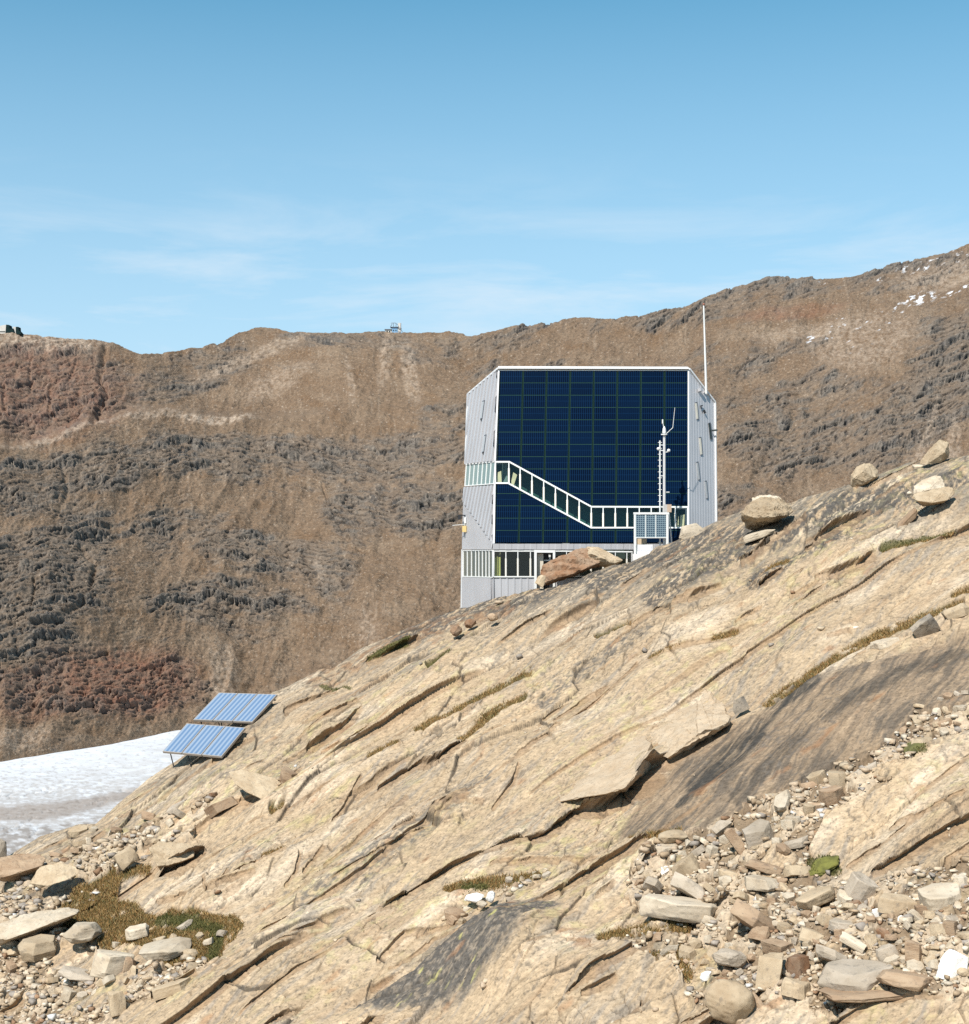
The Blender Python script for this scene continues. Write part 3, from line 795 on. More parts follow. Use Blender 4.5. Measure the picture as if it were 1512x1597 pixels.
M_MTN = rock_material("mountain side", fine=.28, amp=.30, bump=.8, bdist=3.0, speck=.0)
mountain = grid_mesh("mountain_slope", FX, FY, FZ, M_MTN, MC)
tag(mountain, kind='structure')

# ---- glacier tongue in the valley
gc = np.concatenate([np.arange(-900, -20, 12.0), np.arange(-20, 430, 1.3), np.arange(430, 2600, 30.0)])
gr = np.concatenate([1108 + np.arange(0, 260, 1.0), 1368 + np.arange(1, 70) * 9.0])
QX, QY = np.meshgrid(gc, gr)
qu = (QX - CX) / F; qv = (HY - QY) / F
gY = ZB / qv; gX = qu * gY
crest = np.interp(QX, [-900, -150, 0, 150, 285, 330, 500, 2600], [1290, 1205, 1184, 1160, 1134, 1130, 1125, 1125])
gH = 2.5 * ss(-1, 22, QY - crest) - 8 * ss(-1, -10, QY - crest) + 1.5 * fbm(gX / 90, gY / 60, 3, 501)
swx = QX + 8 * fbm(QX / 40, QY / 14, 4, 511); swy = QY + 5 * fbm(QX / 30, QY / 10, 4, 515)
mor = np.interp(swx, [-900, -100, 0, 60, 120, 180, 240, 300, 400], [1300, 1275, 1262, 1258, 1250, 1240, 1226, 1195, 1170])
mor2 = np.interp(swx, [-900, -100, 0, 60, 120, 180, 220, 400], [1330, 1300, 1292, 1292, 1280, 1264, 1250, 1210])
gH += .12 * fbm(gX / 40, gY / 60, 3, 521) * ss(0, 15, QY - crest)
gcr = fbm(gX / 9, gY / 34, 4, 525, ridge=True)
gH -= .6 * ss(.62, .85, gcr) * ss(-.1, .2, fbm(gX / 40, gY / 60, 2, 527)) * ss(1215, 1245, swy)
GC = np.ones(QX.shape + (3,), np.float32) * np.array((.60, .61, .625), np.float32)
GC = lerp3(GC, (.50, .50, .50), ss(.0, .5, fbm(QX / 26, QY / 5, 5, 531)) * .5)
GC = lerp3(GC, (.30, .265, .235), ss(.15, .45, fbm(QX / 10, QY / 2.5, 4, 535) + .35 * ss(1190, 1260, QY)) * .55)
GC = lerp3(GC, (.40, .37, .34), ss(1205, 1262, swy + .25 * QX) * .55 * ss(-.5, .3, fbm(QX / 40, QY / 6, 4, 549)))
band = ss(0, 12, swy - mor) * ss(6, -6, swy - mor2)
GC = lerp3(GC, (.29, .245, .21), band * (.85 + .25 * fbm(QX / 8, QY / 3, 4, 541)))
GC = lerp3(GC, (.20, .165, .14), band * ss(.1, .5, fbm(QX / 14, QY / 4, 4, 543)) * .7)
low = ss(4, 14, swy - mor2)
GC = lerp3(GC, (.27, .24, .215), low * ss(-.2, .4, fbm(QX / 16, QY / 5, 4, 545) + .2 * ss(1290, 1330, QY)))
out = ss(2, -2, QY - crest)
GC = lerp3(GC, (.33, .26, .20), out)
GC = lerp3(GC, (.30, .245, .20), ss(1360, 1390, QY))
GC = np.clip(GC, .05, .82)
M_ICE = rock_material("glacier ice", fine=.12, amp=.06, bump=.06, bdist=.5)
glacier = grid_mesh("glacier", gX, gY, ZB + gH, M_ICE, GC)
tag(glacier, kind='structure')

# ---- valley floor sheet reaching the horizon
bm = bmesh.new()
n = 24
g = [[bm.verts.new((-9000 + 18000 * i / n, -3000 + 14000 * j / n, -175)) for i in range(n + 1)] for j in range(n + 1)]
for j in range(n):
    for i in range(n):
        bm.faces.new((g[j][i], g[j][i + 1], g[j + 1][i + 1], g[j + 1][i]))
M_VAL = mat("valley ground", (.24, .18, .13), .95, var=.3, vscale=.004)
vf = obj("valley_ground", bm, M_VAL, recalc=False); tag(vf, kind='structure')

# ---- buildings on the far crest
def mpoint(px, py=None, back=0.0):
    j = int(np.argmin(np.abs(mc - px)))
    i = NM - 1
    return Vector((float(FX[i, j]), float(FY[i, j]), float(FZ[i, j])))
M_FW = mat("weathered pale wall", (.55, .52, .47), .8, var=.1, vscale=.3)
M_FD = mat("dark slate cladding", (.012, .026, .027), .8, var=.15, vscale=.3, spec=.05)
M_FB = mat("blue steel", (.22, .38, .55), .5, .2)
M_FG = mat("grey roof", (.10, .11, .13), .6)

def far_box(bm, px0, px1, py0, py1, Y, dY, skew=0):
    a = [P(px0, py1, Y), P(px1, py1, Y), P(px1 - skew, py0, Y), P(px0 + skew, py0, Y)]
    add_prism(bm, a, Vector((0, dY, 0)))
S0 = mpoint(620); YS = S0.y + 6
st_ = empty("summit_station", (S0.x, YS, S0.z), "distant pale blue summit station with scaffold and tall tower on the far ridge", "station building")
for nm, mm, bx in [("annex", M_FW, [(593, 602, 517, 526, 0, 8)]), ("house", M_FW, [(601, 611, 514, 526, 1, 9)]), ("core", M_FB, [(612, 620, 510, 526, 0, 7)]), ("tower", M_FW, [(621, 625, 503.5, 526, 0, 5)]),
                   ("low_hall", M_FW, [(626, 646, 521, 527, 2, 8)]), ("long_hall", M_FW, [(646, 664, 520.5, 527, 0, 9)])]:
    bm = bmesh.new()
    for b in bx: far_box(bm, b[0], b[1], b[2], b[3], YS + b[4], b[5])
    w = obj(nm, bm, mm, st_)
for nm, b in [("roof", (600, 612, 513, 514, .2, 10)), ("roof", (645.5, 664.5, 519.6, 520.5, -.5, 10)), ("roof", (594, 602, 516.2, 517, 0, 9)), ("platform", (609, 622, 509.4, 510.2, -1, 9))]:
    bm = bmesh.new(); far_box(bm, b[0], b[1], b[2], b[3], YS + b[4], b[5]); obj(nm, bm, M_FG, st_)
bm = bmesh.new()
Yt = YS - 1
for a, b in [((610, 503.8), (617, 503.5)), ((617, 503.5), (621, 507)), ((614, 504), (614, 510)), ((618, 504), (618, 510)), ((625.6, 504), (625.6, 518)), ((621, 511), (627, 512)), ((621, 516), (628, 520)), ((625, 512), (629, 519)), ((609, 510), (612, 505))]:
    add_bar(bm, P(*a, Yt), P(*b, Yt), .45, .45)
obj("scaffold", bm, M_FG, st_)
for x0, x1, y0, y1 in [(603, 605, 516, 518), (607, 609, 516, 518), (613.5, 615, 514, 516), (617, 618.5, 514, 516), (650, 652, 522, 524), (655, 657, 522, 524)]:
    bm = bmesh.new(); far_box(bm, x0, x1, y0, y1, YS - .3 + (1 if x0 < 612 else 0), .25); obj("window", bm, M_FD, st_)

T0 = mpoint(14); YT = T0.y + 4
rf = empty("mountain_refuge", (T0.x, YT, T0.z), "angular dark and white refuge on the rounded hilltop at the far left", "building")
bm = bmesh.new(); add_prism(bm, [P(-18, 525, YT), P(8, 525, YT), P(9.5, 506, YT), P(-18, 512, YT)], Vector((0, 9, 0))); obj("pale_wing", bm, M_FW, rf)
bm = bmesh.new(); add_prism(bm, [P(8, 523.5, YT - 1.5), P(22.5, 522.5, YT - 1.5), P(20.5, 512, YT - 1.5), P(15, 512, YT - 1.5), P(14, 506.5, YT - 1.5), P(10, 506, YT - 1.5)], Vector((0, 9, 0))); obj("dark_gable", bm, M_FD, rf)
bm = bmesh.new(); far_box(bm, 20, 24.5, 509.5, 522, YT + .5, 8); obj("pale_stair_tower", bm, M_FW, rf)
bm = bmesh.new(); add_prism(bm, [P(24.5, 521.5, YT), P(33, 521, YT), P(32, 518, YT), P(29, 515, YT), P(28.5, 509.5, YT), P(24.5, 509.5, YT)], Vector((0, 8, 0))); obj("dark_wing", bm, M_FD, rf)
bm = bmesh.new(); far_box(bm, -18, 7.8, 516.5, 517.5, YT - .3, .3); obj("window_band", bm, M_FD, rf)
# ================================================================== THE HUT
class Pl:
    def __init__(s, a, b, c):
        s.p = Vector(a); s.n = (Vector(b) - s.p).cross(Vector(c) - s.p).normalized()
        if s.n.y > 0: s.n = -s.n
    def __call__(s, px, py, off=0.0):
        d = Vector(((px - CX) / F, 1, (HY - py) / F))
        return d * (s.n.dot(s.p) / s.n.dot(d)) + s.n * off
FA = Pl((0, 110, .6), (5, 110, .6), (0, 113, 12.6))
fl_far = P(727, 724, 115.5)
FL = Pl(FA(779, 577), FA(771, 846), fl_far)
q783 = FL(724, 783)
FM = Pl(FA(770.5, 846), q783, P(722, 870, q783.y))
BFR = Pl((0, 110.1, 0), (5, 110.1, 0), (0, 110.1, 5))
fr_far = P(1116, 700, FA(1073, 700).y + 1.75)
FR = Pl(FA(1075, 577), FA(1075, 847), fr_far)

M_ALU = mat("anodised aluminium cladding", (.50, .49, .495), .45, .3, var=.05, vscale=.6)
M_TRIM = mat("bright metal trim", (.66, .66, .65), .45, .1)
M_SEAM = mat("dark green panel backing", (.003, .012, .011), .7, spec=.05)
M_WHITE = mat("white painted steel", (.70, .70, .67), .45)
M_TIMBER = mat("pale timber", (.62, .50, .32), .7, var=.12, vscale=2)
M_POST = mat("sunlit post cream", (.66, .60, .48), .6)
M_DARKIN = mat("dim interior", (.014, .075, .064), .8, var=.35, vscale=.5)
M_CONC = mat("pale concrete", (.72, .69, .65), .85, var=.06, vscale=2)
M_BLACK = mat("dark steel", (.02, .02, .022), .5)
M_TANBOX = mat("tan enclosure", (.45, .33, .24), .6)

def glass(name, tint, gloss=.1, through=.5, dk=.22):
    m = bpy.data.materials.new(name); m.use_nodes = True
    nt = m.node_tree; nt.nodes.clear()
    o = nt.nodes.new("ShaderNodeOutputMaterial")
    t = nt.nodes.new("ShaderNodeBsdfTransparent"); t.inputs[0].default_value = (*tint, 1)
    g = nt.nodes.new("ShaderNodeBsdfGlossy"); g.inputs["Roughness"].default_value = .03
    d = nt.nodes.new("ShaderNodeBsdfDiffuse"); d.inputs[0].default_value = (tint[0] * dk, tint[1] * dk, tint[2] * dk, 1)
    m1 = nt.nodes.new("ShaderNodeMixShader"); m1.inputs[0].default_value = 1 - through
    nt.links.new(t.outputs[0], m1.inputs[1]); nt.links.new(d.outputs[0], m1.inputs[2])
    lw = nt.nodes.new("ShaderNodeLayerWeight"); lw.inputs["Blend"].default_value = .5
    pw_ = nt.nodes.new("ShaderNodeMath"); pw_.operation = 'POWER'; pw_.inputs[1].default_value = 4.0
    nt.links.new(lw.outputs["Facing"], pw_.inputs[0])
    ad = nt.nodes.new("ShaderNodeMath"); ad.operation = 'ADD'; ad.inputs[1].default_value = gloss + .045
    nt.links.new(pw_.outputs[0], ad.inputs[0])
    m2 = nt.nodes.new("ShaderNodeMixShader")
    nt.links.new(ad.outputs[0], m2.inputs[0]); nt.links.new(m1.outputs[0], m2.inputs[1]); nt.links.new(g.outputs[0], m2.inputs[2])
    nt.links.new(m2.outputs[0], o.inputs[0])
    return m
M_GLASS = glass("green tinted glass", (.84, .94, .90), .0, .92, .03)
M_GLASS2 = glass("sky toned glass", (.50, .66, .62), .0, .30, .5)  # pale diffuse share paints in the sky's reflection
M_GLASS3 = glass("olive tinted glass", (.52, .54, .40), .0, .45)
M_GLASSB = glass("clear tinted glass", (.86, .92, .82), .0, .92, .03)

def pv_material():
    m = bpy.data.materials.new("photovoltaic glass"); m.use_nodes = True
    nt = m.node_tree; b = nt.nodes["Principled BSDF"]
    uv = nt.nodes.new("ShaderNodeUVMap"); uv.uv_map = "UVMap"
    sp = nt.nodes.new("ShaderNodeSeparateXYZ"); nt.links.new(uv.outputs[0], sp.inputs[0])
    def math_(op, a, bb=None):
        n = nt.nodes.new("ShaderNodeMath"); n.operation = op
        for i, v in enumerate((a, bb)):
            if v is None: continue
            if isinstance(v, (int, float)): n.inputs[i].default_value = v
            else: nt.links.new(v, n.inputs[i])
        return n.outputs[0]
    fu = math_('FRACT', math_('MULTIPLY', sp.outputs[0], 12.0))
    ln = math_('LESS_THAN', fu, 0.22)
    hu = math_('FRACT', math_('MULTIPLY', sp.outputs[1], 2.0))
    lh = math_('LESS_THAN', hu, 0.05)
    l = math_('MAXIMUM', ln, lh)
    oi = nt.nodes.new("ShaderNodeObjectInfo")
    tc = nt.nodes.new("ShaderNodeTexCoord")
    nz = nt.nodes.new("ShaderNodeTexNoise"); nz.inputs["Scale"].default_value = 1.6
    nt.links.new(tc.outputs["Object"], nz.inputs["Vector"])
    base = nt.nodes.new("ShaderNodeMixRGB"); base.inputs[1].default_value = (.0006, .003, .011, 1); base.inputs[2].default_value = (.0012, .0065, .021, 1)
    nt.links.new(math_('ADD', math_('MULTIPLY', oi.outputs["Random"], 1.0), math_('MULTIPLY', nz.outputs["Fac"], .3)), base.inputs[0])
    mx = nt.nodes.new("ShaderNodeMixRGB"); mx.inputs[2].default_value = (.004, .022, .062, 1)
    nt.links.new(base.outputs[0], mx.inputs[1]); nt.links.new(l, mx.inputs[0])
    nt.links.new(mx.outputs[0], b.inputs["Base Color"])
    b.inputs["Roughness"].default_value = .28
    b.inputs["Specular IOR Level"].default_value = .05
    return m
M_PV = pv_material()
M_PVRIM = mat("olive module rim", (.03, .075, .055), .8, spec=.03)

hut = empty("mountain_hut", (7, 112, -6), "angular silver mountain hut with a dark blue photovoltaic facade and stepped ribbon window", "mountain hut")

def clip_poly(sub, clip):
    out = list(sub)
    n = len(clip)
    area = sum(clip[i][0] * clip[(i + 1) % n][1] - clip[(i + 1) % n][0] * clip[i][1] for i in range(n))
    sg = 1 if area > 0 else -1
    for i in range(n):
        ax, ay = clip[i]; bx, by = clip[(i + 1) % n]
        inp = out; out = []
        if not inp: break
        def side(p): return sg * ((bx - ax) * (p[1] - ay) - (by - ay) * (p[0] - ax))
        for k in range(len(inp)):
            p, q = inp[k - 1], inp[k]
            sp_, sq = side(p), side(q)
            if (sp_ >= 0) != (sq >= 0):
                t = sp_ / (sp_ - sq)
                out.append((p[0] + t * (q[0] - p[0]), p[1] + t * (q[1] - p[1])))
            if sq >= 0: out.append(q)
    r = []
    for p in out:
        if not r or abs(p[0] - r[-1][0]) + abs(p[1] - r[-1][1]) > .02: r.append(p)
    if len(r) > 2 and abs(r[0][0] - r[-1][0]) + abs(r[0][1] - r[-1][1]) < .02: r.pop()
    a = abs(sum(r[i][0] * r[(i + 1) % len(r)][1] - r[(i + 1) % len(r)][0] * r[i][1] for i in range(len(r)))) / 2 if len(r) > 2 else 0
    return r if a > 2.5 else []

def plate(bm, plane, pts, off, th):
    add_prism(bm, [plane(x, y, off) for x, y in pts], -plane.n * th)

UPL = [(772, 719.5), (795, 719.5), (923, 789.5), (1075, 790)]
LOL = [(772, 755), (792.5, 755), (922, 824.5), (1075, 824.5)]
FXL = lambda y: 779 - 8.2 * (y - 577) / 269.0
TOPR = [(779, 578), (1073, 578), (1074, 790), (923, 789.5), (795, 719.5), (FXL(719.5) + .6, 719.5)]
BOTR = [(FXL(755) + .3, 755), (792.5, 755), (922, 824.5), (1074, 824.5), (1074, 846.5), (771, 846.5)]
bm = bmesh.new()
plate(bm, FA, TOPR, 0.0, .12); plate(bm, FA, BOTR, 0.0, .12)
obj("facade_backing", bm, M_SEAM, hut)
NCOL, NROW = 8, 14
def lat(a, b):
    y = 578 + 268.5 * b / NROW
    xl = FXL(y) + .6
    return (xl + (1073.5 - xl) * a / NCOL, y)
cnt = 0
for r in range(NROW):
    for c in range(NCOL):
        gx_, gy_ = .034, .025
        cell = [lat(c + gx_, r + gy_), lat(c + 1 - gx_, r + gy_), lat(c + 1 - gx_, r + 1 - gy_), lat(c + gx_, r + 1 - gy_)]
        for reg in (TOPR, BOTR):
            pl_ = clip_poly(reg, cell)
            if not pl_: continue
            bm = bmesh.new()
            uvl = bm.loops.layers.uv.new("UVMap")
            pts3 = [FA(x, y, .045) for x, y in pl_]
            fr_ = [bm.verts.new(p) for p in pts3]; bk = [bm.verts.new(p - FA.n * .04) for p in pts3]
            f = bm.faces.new(fr_)
            for lp, (x, y) in zip(f.loops, pl_):
                b_ = (y - 578) / 268.5 * NROW; xl = FXL(y) + .6; a_ = (x - xl) / (1073.5 - xl) * NCOL
                lp[uvl].uv = (a_ - c, 1 - (b_ - r))
            nn = len(fr_)
            for i in range(nn): bm.faces.new((fr_[i], fr_[(i + 1) % nn], bk[(i + 1) % nn], bk[i]))
            if f.normal.dot(FA.n) < 0: pass
            obj("solar_panel", bm, M_PV, hut); cnt += 1
print("facade solar panels", cnt)
# thin rims between modules
bm = bmesh.new()
for c in range(1, NCOL):
    for reg in (TOPR, BOTR):
        for o_ in (-.03, .03):
            q_ = clip_poly(reg, [lat(c + o_ - .007, 0), lat(c + o_ + .007, 0), lat(c + o_ + .007, NROW), lat(c + o_ - .007, NROW)])
            if len(q_) > 2: plate(bm, FA, q_, .035, .03)
for r in range(1, NROW):
    for c in range(NCOL):
        for reg in (TOPR, BOTR):
            q_ = clip_poly(reg, [lat(c + .045, r - .022), lat(c + .955, r - .022), lat(c + .955, r + .022), lat(c + .045, r + .022)])
            if len(q_) > 2: plate(bm, FA, q_, .03, .025)
obj("module_rim", bm, M_PVRIM, hut)

def ribbon(parent, plane, xs, up, lo, gmat, fr=1.1, mw=.75, off=.08, posts=True, slant=0.0, name="ribbon_window"):
    """glazed band between two outlines; xs = mullion columns"""
    yu = lambda x: float(np.interp(x, [p[0] for p in up], [p[1] for p in up]))
    yl = lambda x: float(np.interp(x, [p[0] for p in lo], [p[1] for p in lo]))
    bm = bmesh.new()
    for L, d in ((up, 1), (lo, -1)):
        for (xa, ya), (xb, yb) in zip(L[:-1], L[1:]):
            k = math.hypot(xb - xa, yb - ya) / max(abs(xb - xa), 1e-3) * 2 * fr
            plate(bm, plane, [(xa, ya), (xb, yb), (xb, yb + d * k), (xa, ya + d * k)], off, .14)
    fo = obj(name, bm, M_WHITE, parent)
    for i, x in enumerate(xs):
        bm = bmesh.new()
        w = mw * (1.25 if i in (0, len(xs) - 1) else 1)
        yt, yb_ = yu(x) + 1, yl(x) - 1
        plate(bm, plane, [(x - w + slant, yt), (x + w + slant, yt), (x + w - slant, yb_), (x - w - slant, yb_)], off - .015, .10)
        obj("mullion", bm, M_WHITE, fo)
        if posts and 0 < i < len(xs) - 1:
            bm = bmesh.new(); ym = yt + .27 * (yb_ - yt)
            plate(bm, plane, [(x - .75, ym), (x + .75, ym), (x + 1.35, ym + 1.2), (x + 1.35, yb_), (x - 1.35, yb_), (x - 1.35, ym + 1.2)], off - .03, .10)
            obj("lit_post_part", bm, M_POST, fo)  # sunlit lower part of the post; shade above is put into the shape
    for xa, xb in zip(xs[:-1], xs[1:]):
        ins = [p for p in up if xa + .5 < p[0] < xb - .5]; ins2 = [p for p in lo if xa + .5 < p[0] < xb - .5]
        pts = [(xa, yu(xa) + .8)] + [(p[0], p[1] + .8) for p in ins] + [(xb, yu(xb) + .8), (xb, yl(xb) - .8)] + [(p[0], p[1] - .8) for p in ins2[::-1]] + [(xa, yl(xa) - .8)]
        bm = bmesh.new()
        vs = [bm.verts.new(plane(x, y, off - .06)) for x, y in pts]
        f_ = bm.faces.new(vs); f_.normal_update()
        if f_.normal.dot(plane.n) < 0: f_.normal_flip()
        obj("pane", bm, gmat, fo, recalc=False)
    return fo
xs_ = [773, 794, 811.5, 830, 848.3, 866.6, 885, 903.6, 922.5, 941, 960, 978.7, 997.4, 1016, 1034.8, 1053.6, 1073]
rib_ = ribbon(hut, FA, xs_, UPL, LOL, M_GLASS, fr=1.15)
# things seen through the glass: leaning timber boards
for pts in ([(774.5, 752), (777, 735), (782, 733), (783, 752)], [(796, 757), (801, 735), (807, 739), (801, 758)], [(1061, 822), (1062.5, 802), (1069, 801), (1068, 822)], [(1056.5, 822), (1059.5, 803), (1060, 822)]):
    bm = bmesh.new(); plate(bm, FA, pts, -.22, .04); obj("timber_board", bm, M_TIMBER, rib_)
bm = bmesh.new()
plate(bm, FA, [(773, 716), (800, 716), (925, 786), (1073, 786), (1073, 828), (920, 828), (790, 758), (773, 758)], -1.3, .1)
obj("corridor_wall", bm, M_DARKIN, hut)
# interior of the ground floor
bm = bmesh.new(); plate(bm, BFR, [(771, 850), (985, 850), (985, 905), (771, 905)], -1.8, .1); obj("room_wall", bm, mat("dim room wall", (.016, .036, .024), .8, var=.6, vscale=.8), hut)

# trims at facade corners, roof edge
bm = bmesh.new()
plate(bm, FA, [(777.2, 577), (779.4, 577), (773.4, 719), (771.2, 719)], .07, .12)
obj("corner_trim", bm, M_TRIM, hut)
bm = bmesh.new(); plate(bm, FA, [(770.4, 755), (773.2, 755), (771.8, 848), (769.0, 848)], .07, .12); obj("corner_trim", bm, M_TRIM, hut)
bm = bmesh.new(); plate(bm, FA, [(1073, 577), (1075.4, 577), (1075.4, 850), (1073, 850)], .07, .12); obj("corner_trim", bm, M_TRIM, hut)
bm = bmesh.new(); plate(bm, FA, [(777.5, 572.6), (1073, 573.6), (1075, 576.8), (776.5, 576.2)], .22, .5); obj("roof_edge", bm, M_TRIM, hut)
bm = bmesh.new(); plate(bm, FA, [(779, 577.2), (1073, 577.4), (1073, 578.6), (779, 578.4)], .05, .1); obj("flashing", bm, M_WHITE, hut)

def corrug(name, plane, poly, d0, d1, pitch, amp, m, parent, off=0.0, duty=.5):
    """ribbed metal sheet filling a convex outline; ribs run from survey point d0 to d1"""
    p3 = [plane(x, y) for x, y in poly]
    t = (plane(*d1) - plane(*d0)).normalized(); s = t.cross(plane.n).normalized()
    o = p3[0]
    q = [((p - o).dot(s), (p - o).dot(t)) for p in p3]
    s0, s1 = min(a for a, b in q), max(a for a, b in q)
    def span(sv):
        ts = []
        for i in range(len(q)):
            (a, b), (c, d) = q[i], q[(i + 1) % len(q)]
            if (a - sv) * (c - sv) <= 0 and abs(a - c) > 1e-9:
                ts.append(b + (d - b) * (sv - a) / (c - a))
        return (min(ts), max(ts)) if len(ts) >= 2 else None
    bm = bmesh.new()
    k = 0; prev = None; sv = s0 + 1e-4
    prof = [(0.0, 0.0), (.08, amp), (duty, amp), (duty + .08, 0.0)]
    svs = []
    while sv < s1:
        for f, h in prof:
            x = sv + f * pitch
            if x < s1: svs.append((x, h))
        sv += pitch
    svs.append((s1 - 1e-4, 0.0))
    for x, h in svs:
        sp_ = span(x)
        if sp_ is None: prev = None; continue
        a = bm.verts.new(o + s * x + t * sp_[0] + plane.n * (h + off)); b = bm.verts.new(o + s * x + t * sp_[1] + plane.n * (h + off))
        if prev is not None:
            try: bm.faces.new((prev[0], a, b, prev[1]))
            except ValueError: pass
        prev = (a, b)
    ob = obj(name, bm, m, parent, recalc=False)
    return ob
TL = (778, 576)
corrug("wall_cladding", FL, [(777.5, 576), (731, 615), (727.3, 724), (771.2, 719)], (742, 719), (758, 606), .50, .15, M_ALU, hut)
corrug("wall_cladding", FL, [(770.6, 757), (726, 760), (724, 783), (769.2, 846)], (742, 800), (750, 757), .50, .15, M_ALU, hut)
corrug("wall_cladding", FM, [(724, 783), (769.2, 846), (768.6, 857), (722.6, 857)], (740, 857), (740.6, 790), .30, .10, M_ALU, hut)
corrug("wall_cladding", FM, [(722.4, 900), (768.6, 901.5), (768, 990), (720.8, 990)], (740, 980), (741, 905), .30, .10, M_ALU, hut)
corrug("wall_cladding", FR, [(1075, 576), (1115, 628), (1117.5, 880), (1075.5, 880)], (1092, 860), (1089.5, 620), .26, .010, M_ALU, hut)
bm = bmesh.new()
plate(bm, FL, [(777.5, 577), (731, 615.5), (727.4, 723), (771.8, 718.5)], -.01, .05); plate(bm, FL, [(771.4, 757), (726, 760), (724, 783), (770, 845.5)], -.01, .05)
plate(bm, FM, [(724, 783), (769.8, 846), (769.4, 857), (722.6, 857)], -.02, .05); plate(bm, FM, [(722.4, 901), (769.4, 902), (769, 990), (721, 990)], -.02, .05)
obj("cladding_backing", bm, M_ALU, hut)
# left edge thin bright trims
for pl, pts in ((FL, [(730.2, 614.6), (731.6, 615), (727.9, 724), (726.5, 724)]), (FM, [(721.9, 857), (723.2, 857), (721.9, 990), (720.4, 990)]), (FL, [(731, 613.6), (778, 573.4), (778, 576.4), (731, 616)]),
                (FR, [(1075, 574), (1115, 626), (1115, 628.5), (1075, 577)]), (FR, [(1114.6, 627), (1115.8, 628), (1118, 860), (1116.8, 860)])):
    bm = bmesh.new(); plate(bm, pl, pts, .11, .12); obj("edge_trim", bm, M_TRIM, hut)
# ribbon on the left facet
xl_ = [727, 733, 739.5, 746, 752.5, 759, 765.5, 772]
ribbon(hut, FL, xl_, [(726.6, 724), (772, 719.8)], [(726, 758.5), (772, 755)], M_GLASS2, fr=.6, mw=.35, off=.06, posts=False, slant=1.2)
bm = bmesh.new(); plate(bm, FL, [(728, 722), (771, 718), (771, 757), (727, 760)], -1.0, .1); obj("corridor_wall", bm, mat("pale inner wall", (.22, .30, .29), .8), hut)
# ground floor band
ribbon(hut, FM, [723, 729.5, 736, 742.5, 747.5, 753, 758.5, 763.5, 769], [(722.5, 858), (769, 857.6)], [(722.3, 899.5), (769, 901)], M_GLASS3, fr=.7, mw=.45, off=.05, posts=False)
bm = bmesh.new(); plate(bm, FM, [(723, 856), (768, 856), (768, 902), (723, 902)], -.6, .05); obj("blind", bm, mat("olive blind", (.19, .19, .135), .8), hut)
corrug("sill_panel", Pl(FA(771, 847.5), FA(1000, 847.5), P(800, 857, 110.02)), [(769, 848), (1076, 848), (1076, 857), (768.6, 857)], (800, 857), (800.6, 848), .85, .02, M_ALU, hut, off=.03)
xf = [770.5, 789.3, 808, 827.6, 835]
rf_ = ribbon(hut, BFR, xf, [(769.5, 858.3), (836, 858.3)], [(769.5, 900.5), (836, 900.5)], M_GLASSB, fr=1.0, mw=.7)
for x0, x1, y0 in [(772, 774, 870), (775.5, 776.5, 868), (778, 781, 869)]:
    bm = bmesh.new(); plate(bm, BFR, [(x0, y0), (x1, y0), (x1, 899), (x0, 899)], -.15, .03); obj("curtain", bm, mat("yellow curtain", (.50, .48, .18), .9), rf_)
ribbon(hut, BFR, [866, 884, 903, 922, 941, 960, 978, 986], [(865, 858.3), (987, 859.5)], [(865, 900), (987, 900)], M_GLASSB, fr=1.0, mw=.6)
# door
bm = bmesh.new()
for pts in ([(833.5, 857.6), (866, 858), (866, 862), (833.5, 861.8)], [(833.5, 861.8), (837.4, 861.8), (837.4, 930), (833.5, 930)], [(862.6, 862), (866, 862), (866, 930), (862.6, 930)]):
    plate(bm, BFR, pts, .12, .16)
df = obj("door_frame", bm, M_WHITE, hut)
bm = bmesh.new(); plate(bm, BFR, [(838.6, 863), (848, 863.5), (848, 925), (838.6, 930)], -.3, .05); obj("door_leaf", bm, mat("cream door", (.58, .52, .42), .7), df)
bm = bmesh.new(); plate(bm, BFR, [(856, 864), (860, 864), (859, 874), (858, 874)], -.5, .05); plate(bm, BFR, [(849, 873), (861, 873), (861, 875), (849, 875)], -.6, .05); obj("coat_shelf", bm, M_WHITE, df)
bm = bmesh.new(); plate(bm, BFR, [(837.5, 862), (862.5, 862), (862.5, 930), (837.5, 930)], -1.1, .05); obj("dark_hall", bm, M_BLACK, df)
corrug("base_cladding", BFR, [(769, 902), (834, 902), (834, 980), (768, 980)], (800, 960), (800, 905), .47, .03, M_ALU, hut, duty=.3)
corrug("base_cladding", BFR, [(866, 902), (1076, 902), (1076, 980), (866, 980)], (900, 960), (900, 905), .47, .03, M_ALU, hut, duty=.3)

# slit windows
def slit(plane, pts, fill, o=0.0):
    bm = bmesh.new()
    (ax, ay), (bx, by), (cx, cy), (dx, dy) = pts
    plate(bm, plane, pts, .055 + o, .03)
    w = obj("window", bm, fill, hut)
    bm = bmesh.new()
    for (p, q) in ((pts[0], pts[1]), (pts[2], pts[3])):
        plate(bm, plane, [p, q, (q[0], q[1] + 1.1), (p[0], p[1] + 1.1)], .07 + o, .05)
    plate(bm, plane, [pts[1], (pts[1][0] - .7, pts[1][1]), (pts[2][0] - .7, pts[2][1]), pts[2]], .065 + o, .04)
    obj("frame", bm, M_FG, w)
    return w
M_SLIT = mat("grey slit glass", (.36, .37, .37), .25); M_SLD = mat("dark slit glass", (.03, .035, .03), .2); M_SLB = mat("buff blind", (.55, .52, .44), .6)
slit(FL, [(756.2, 626), (759.6, 624.5), (756, 652), (752.6, 653.5)], M_SLIT, .12)
slit(FL, [(759, 679.5), (762.2, 678), (758.6, 704), (755.4, 705.5)], M_SLIT, .12)
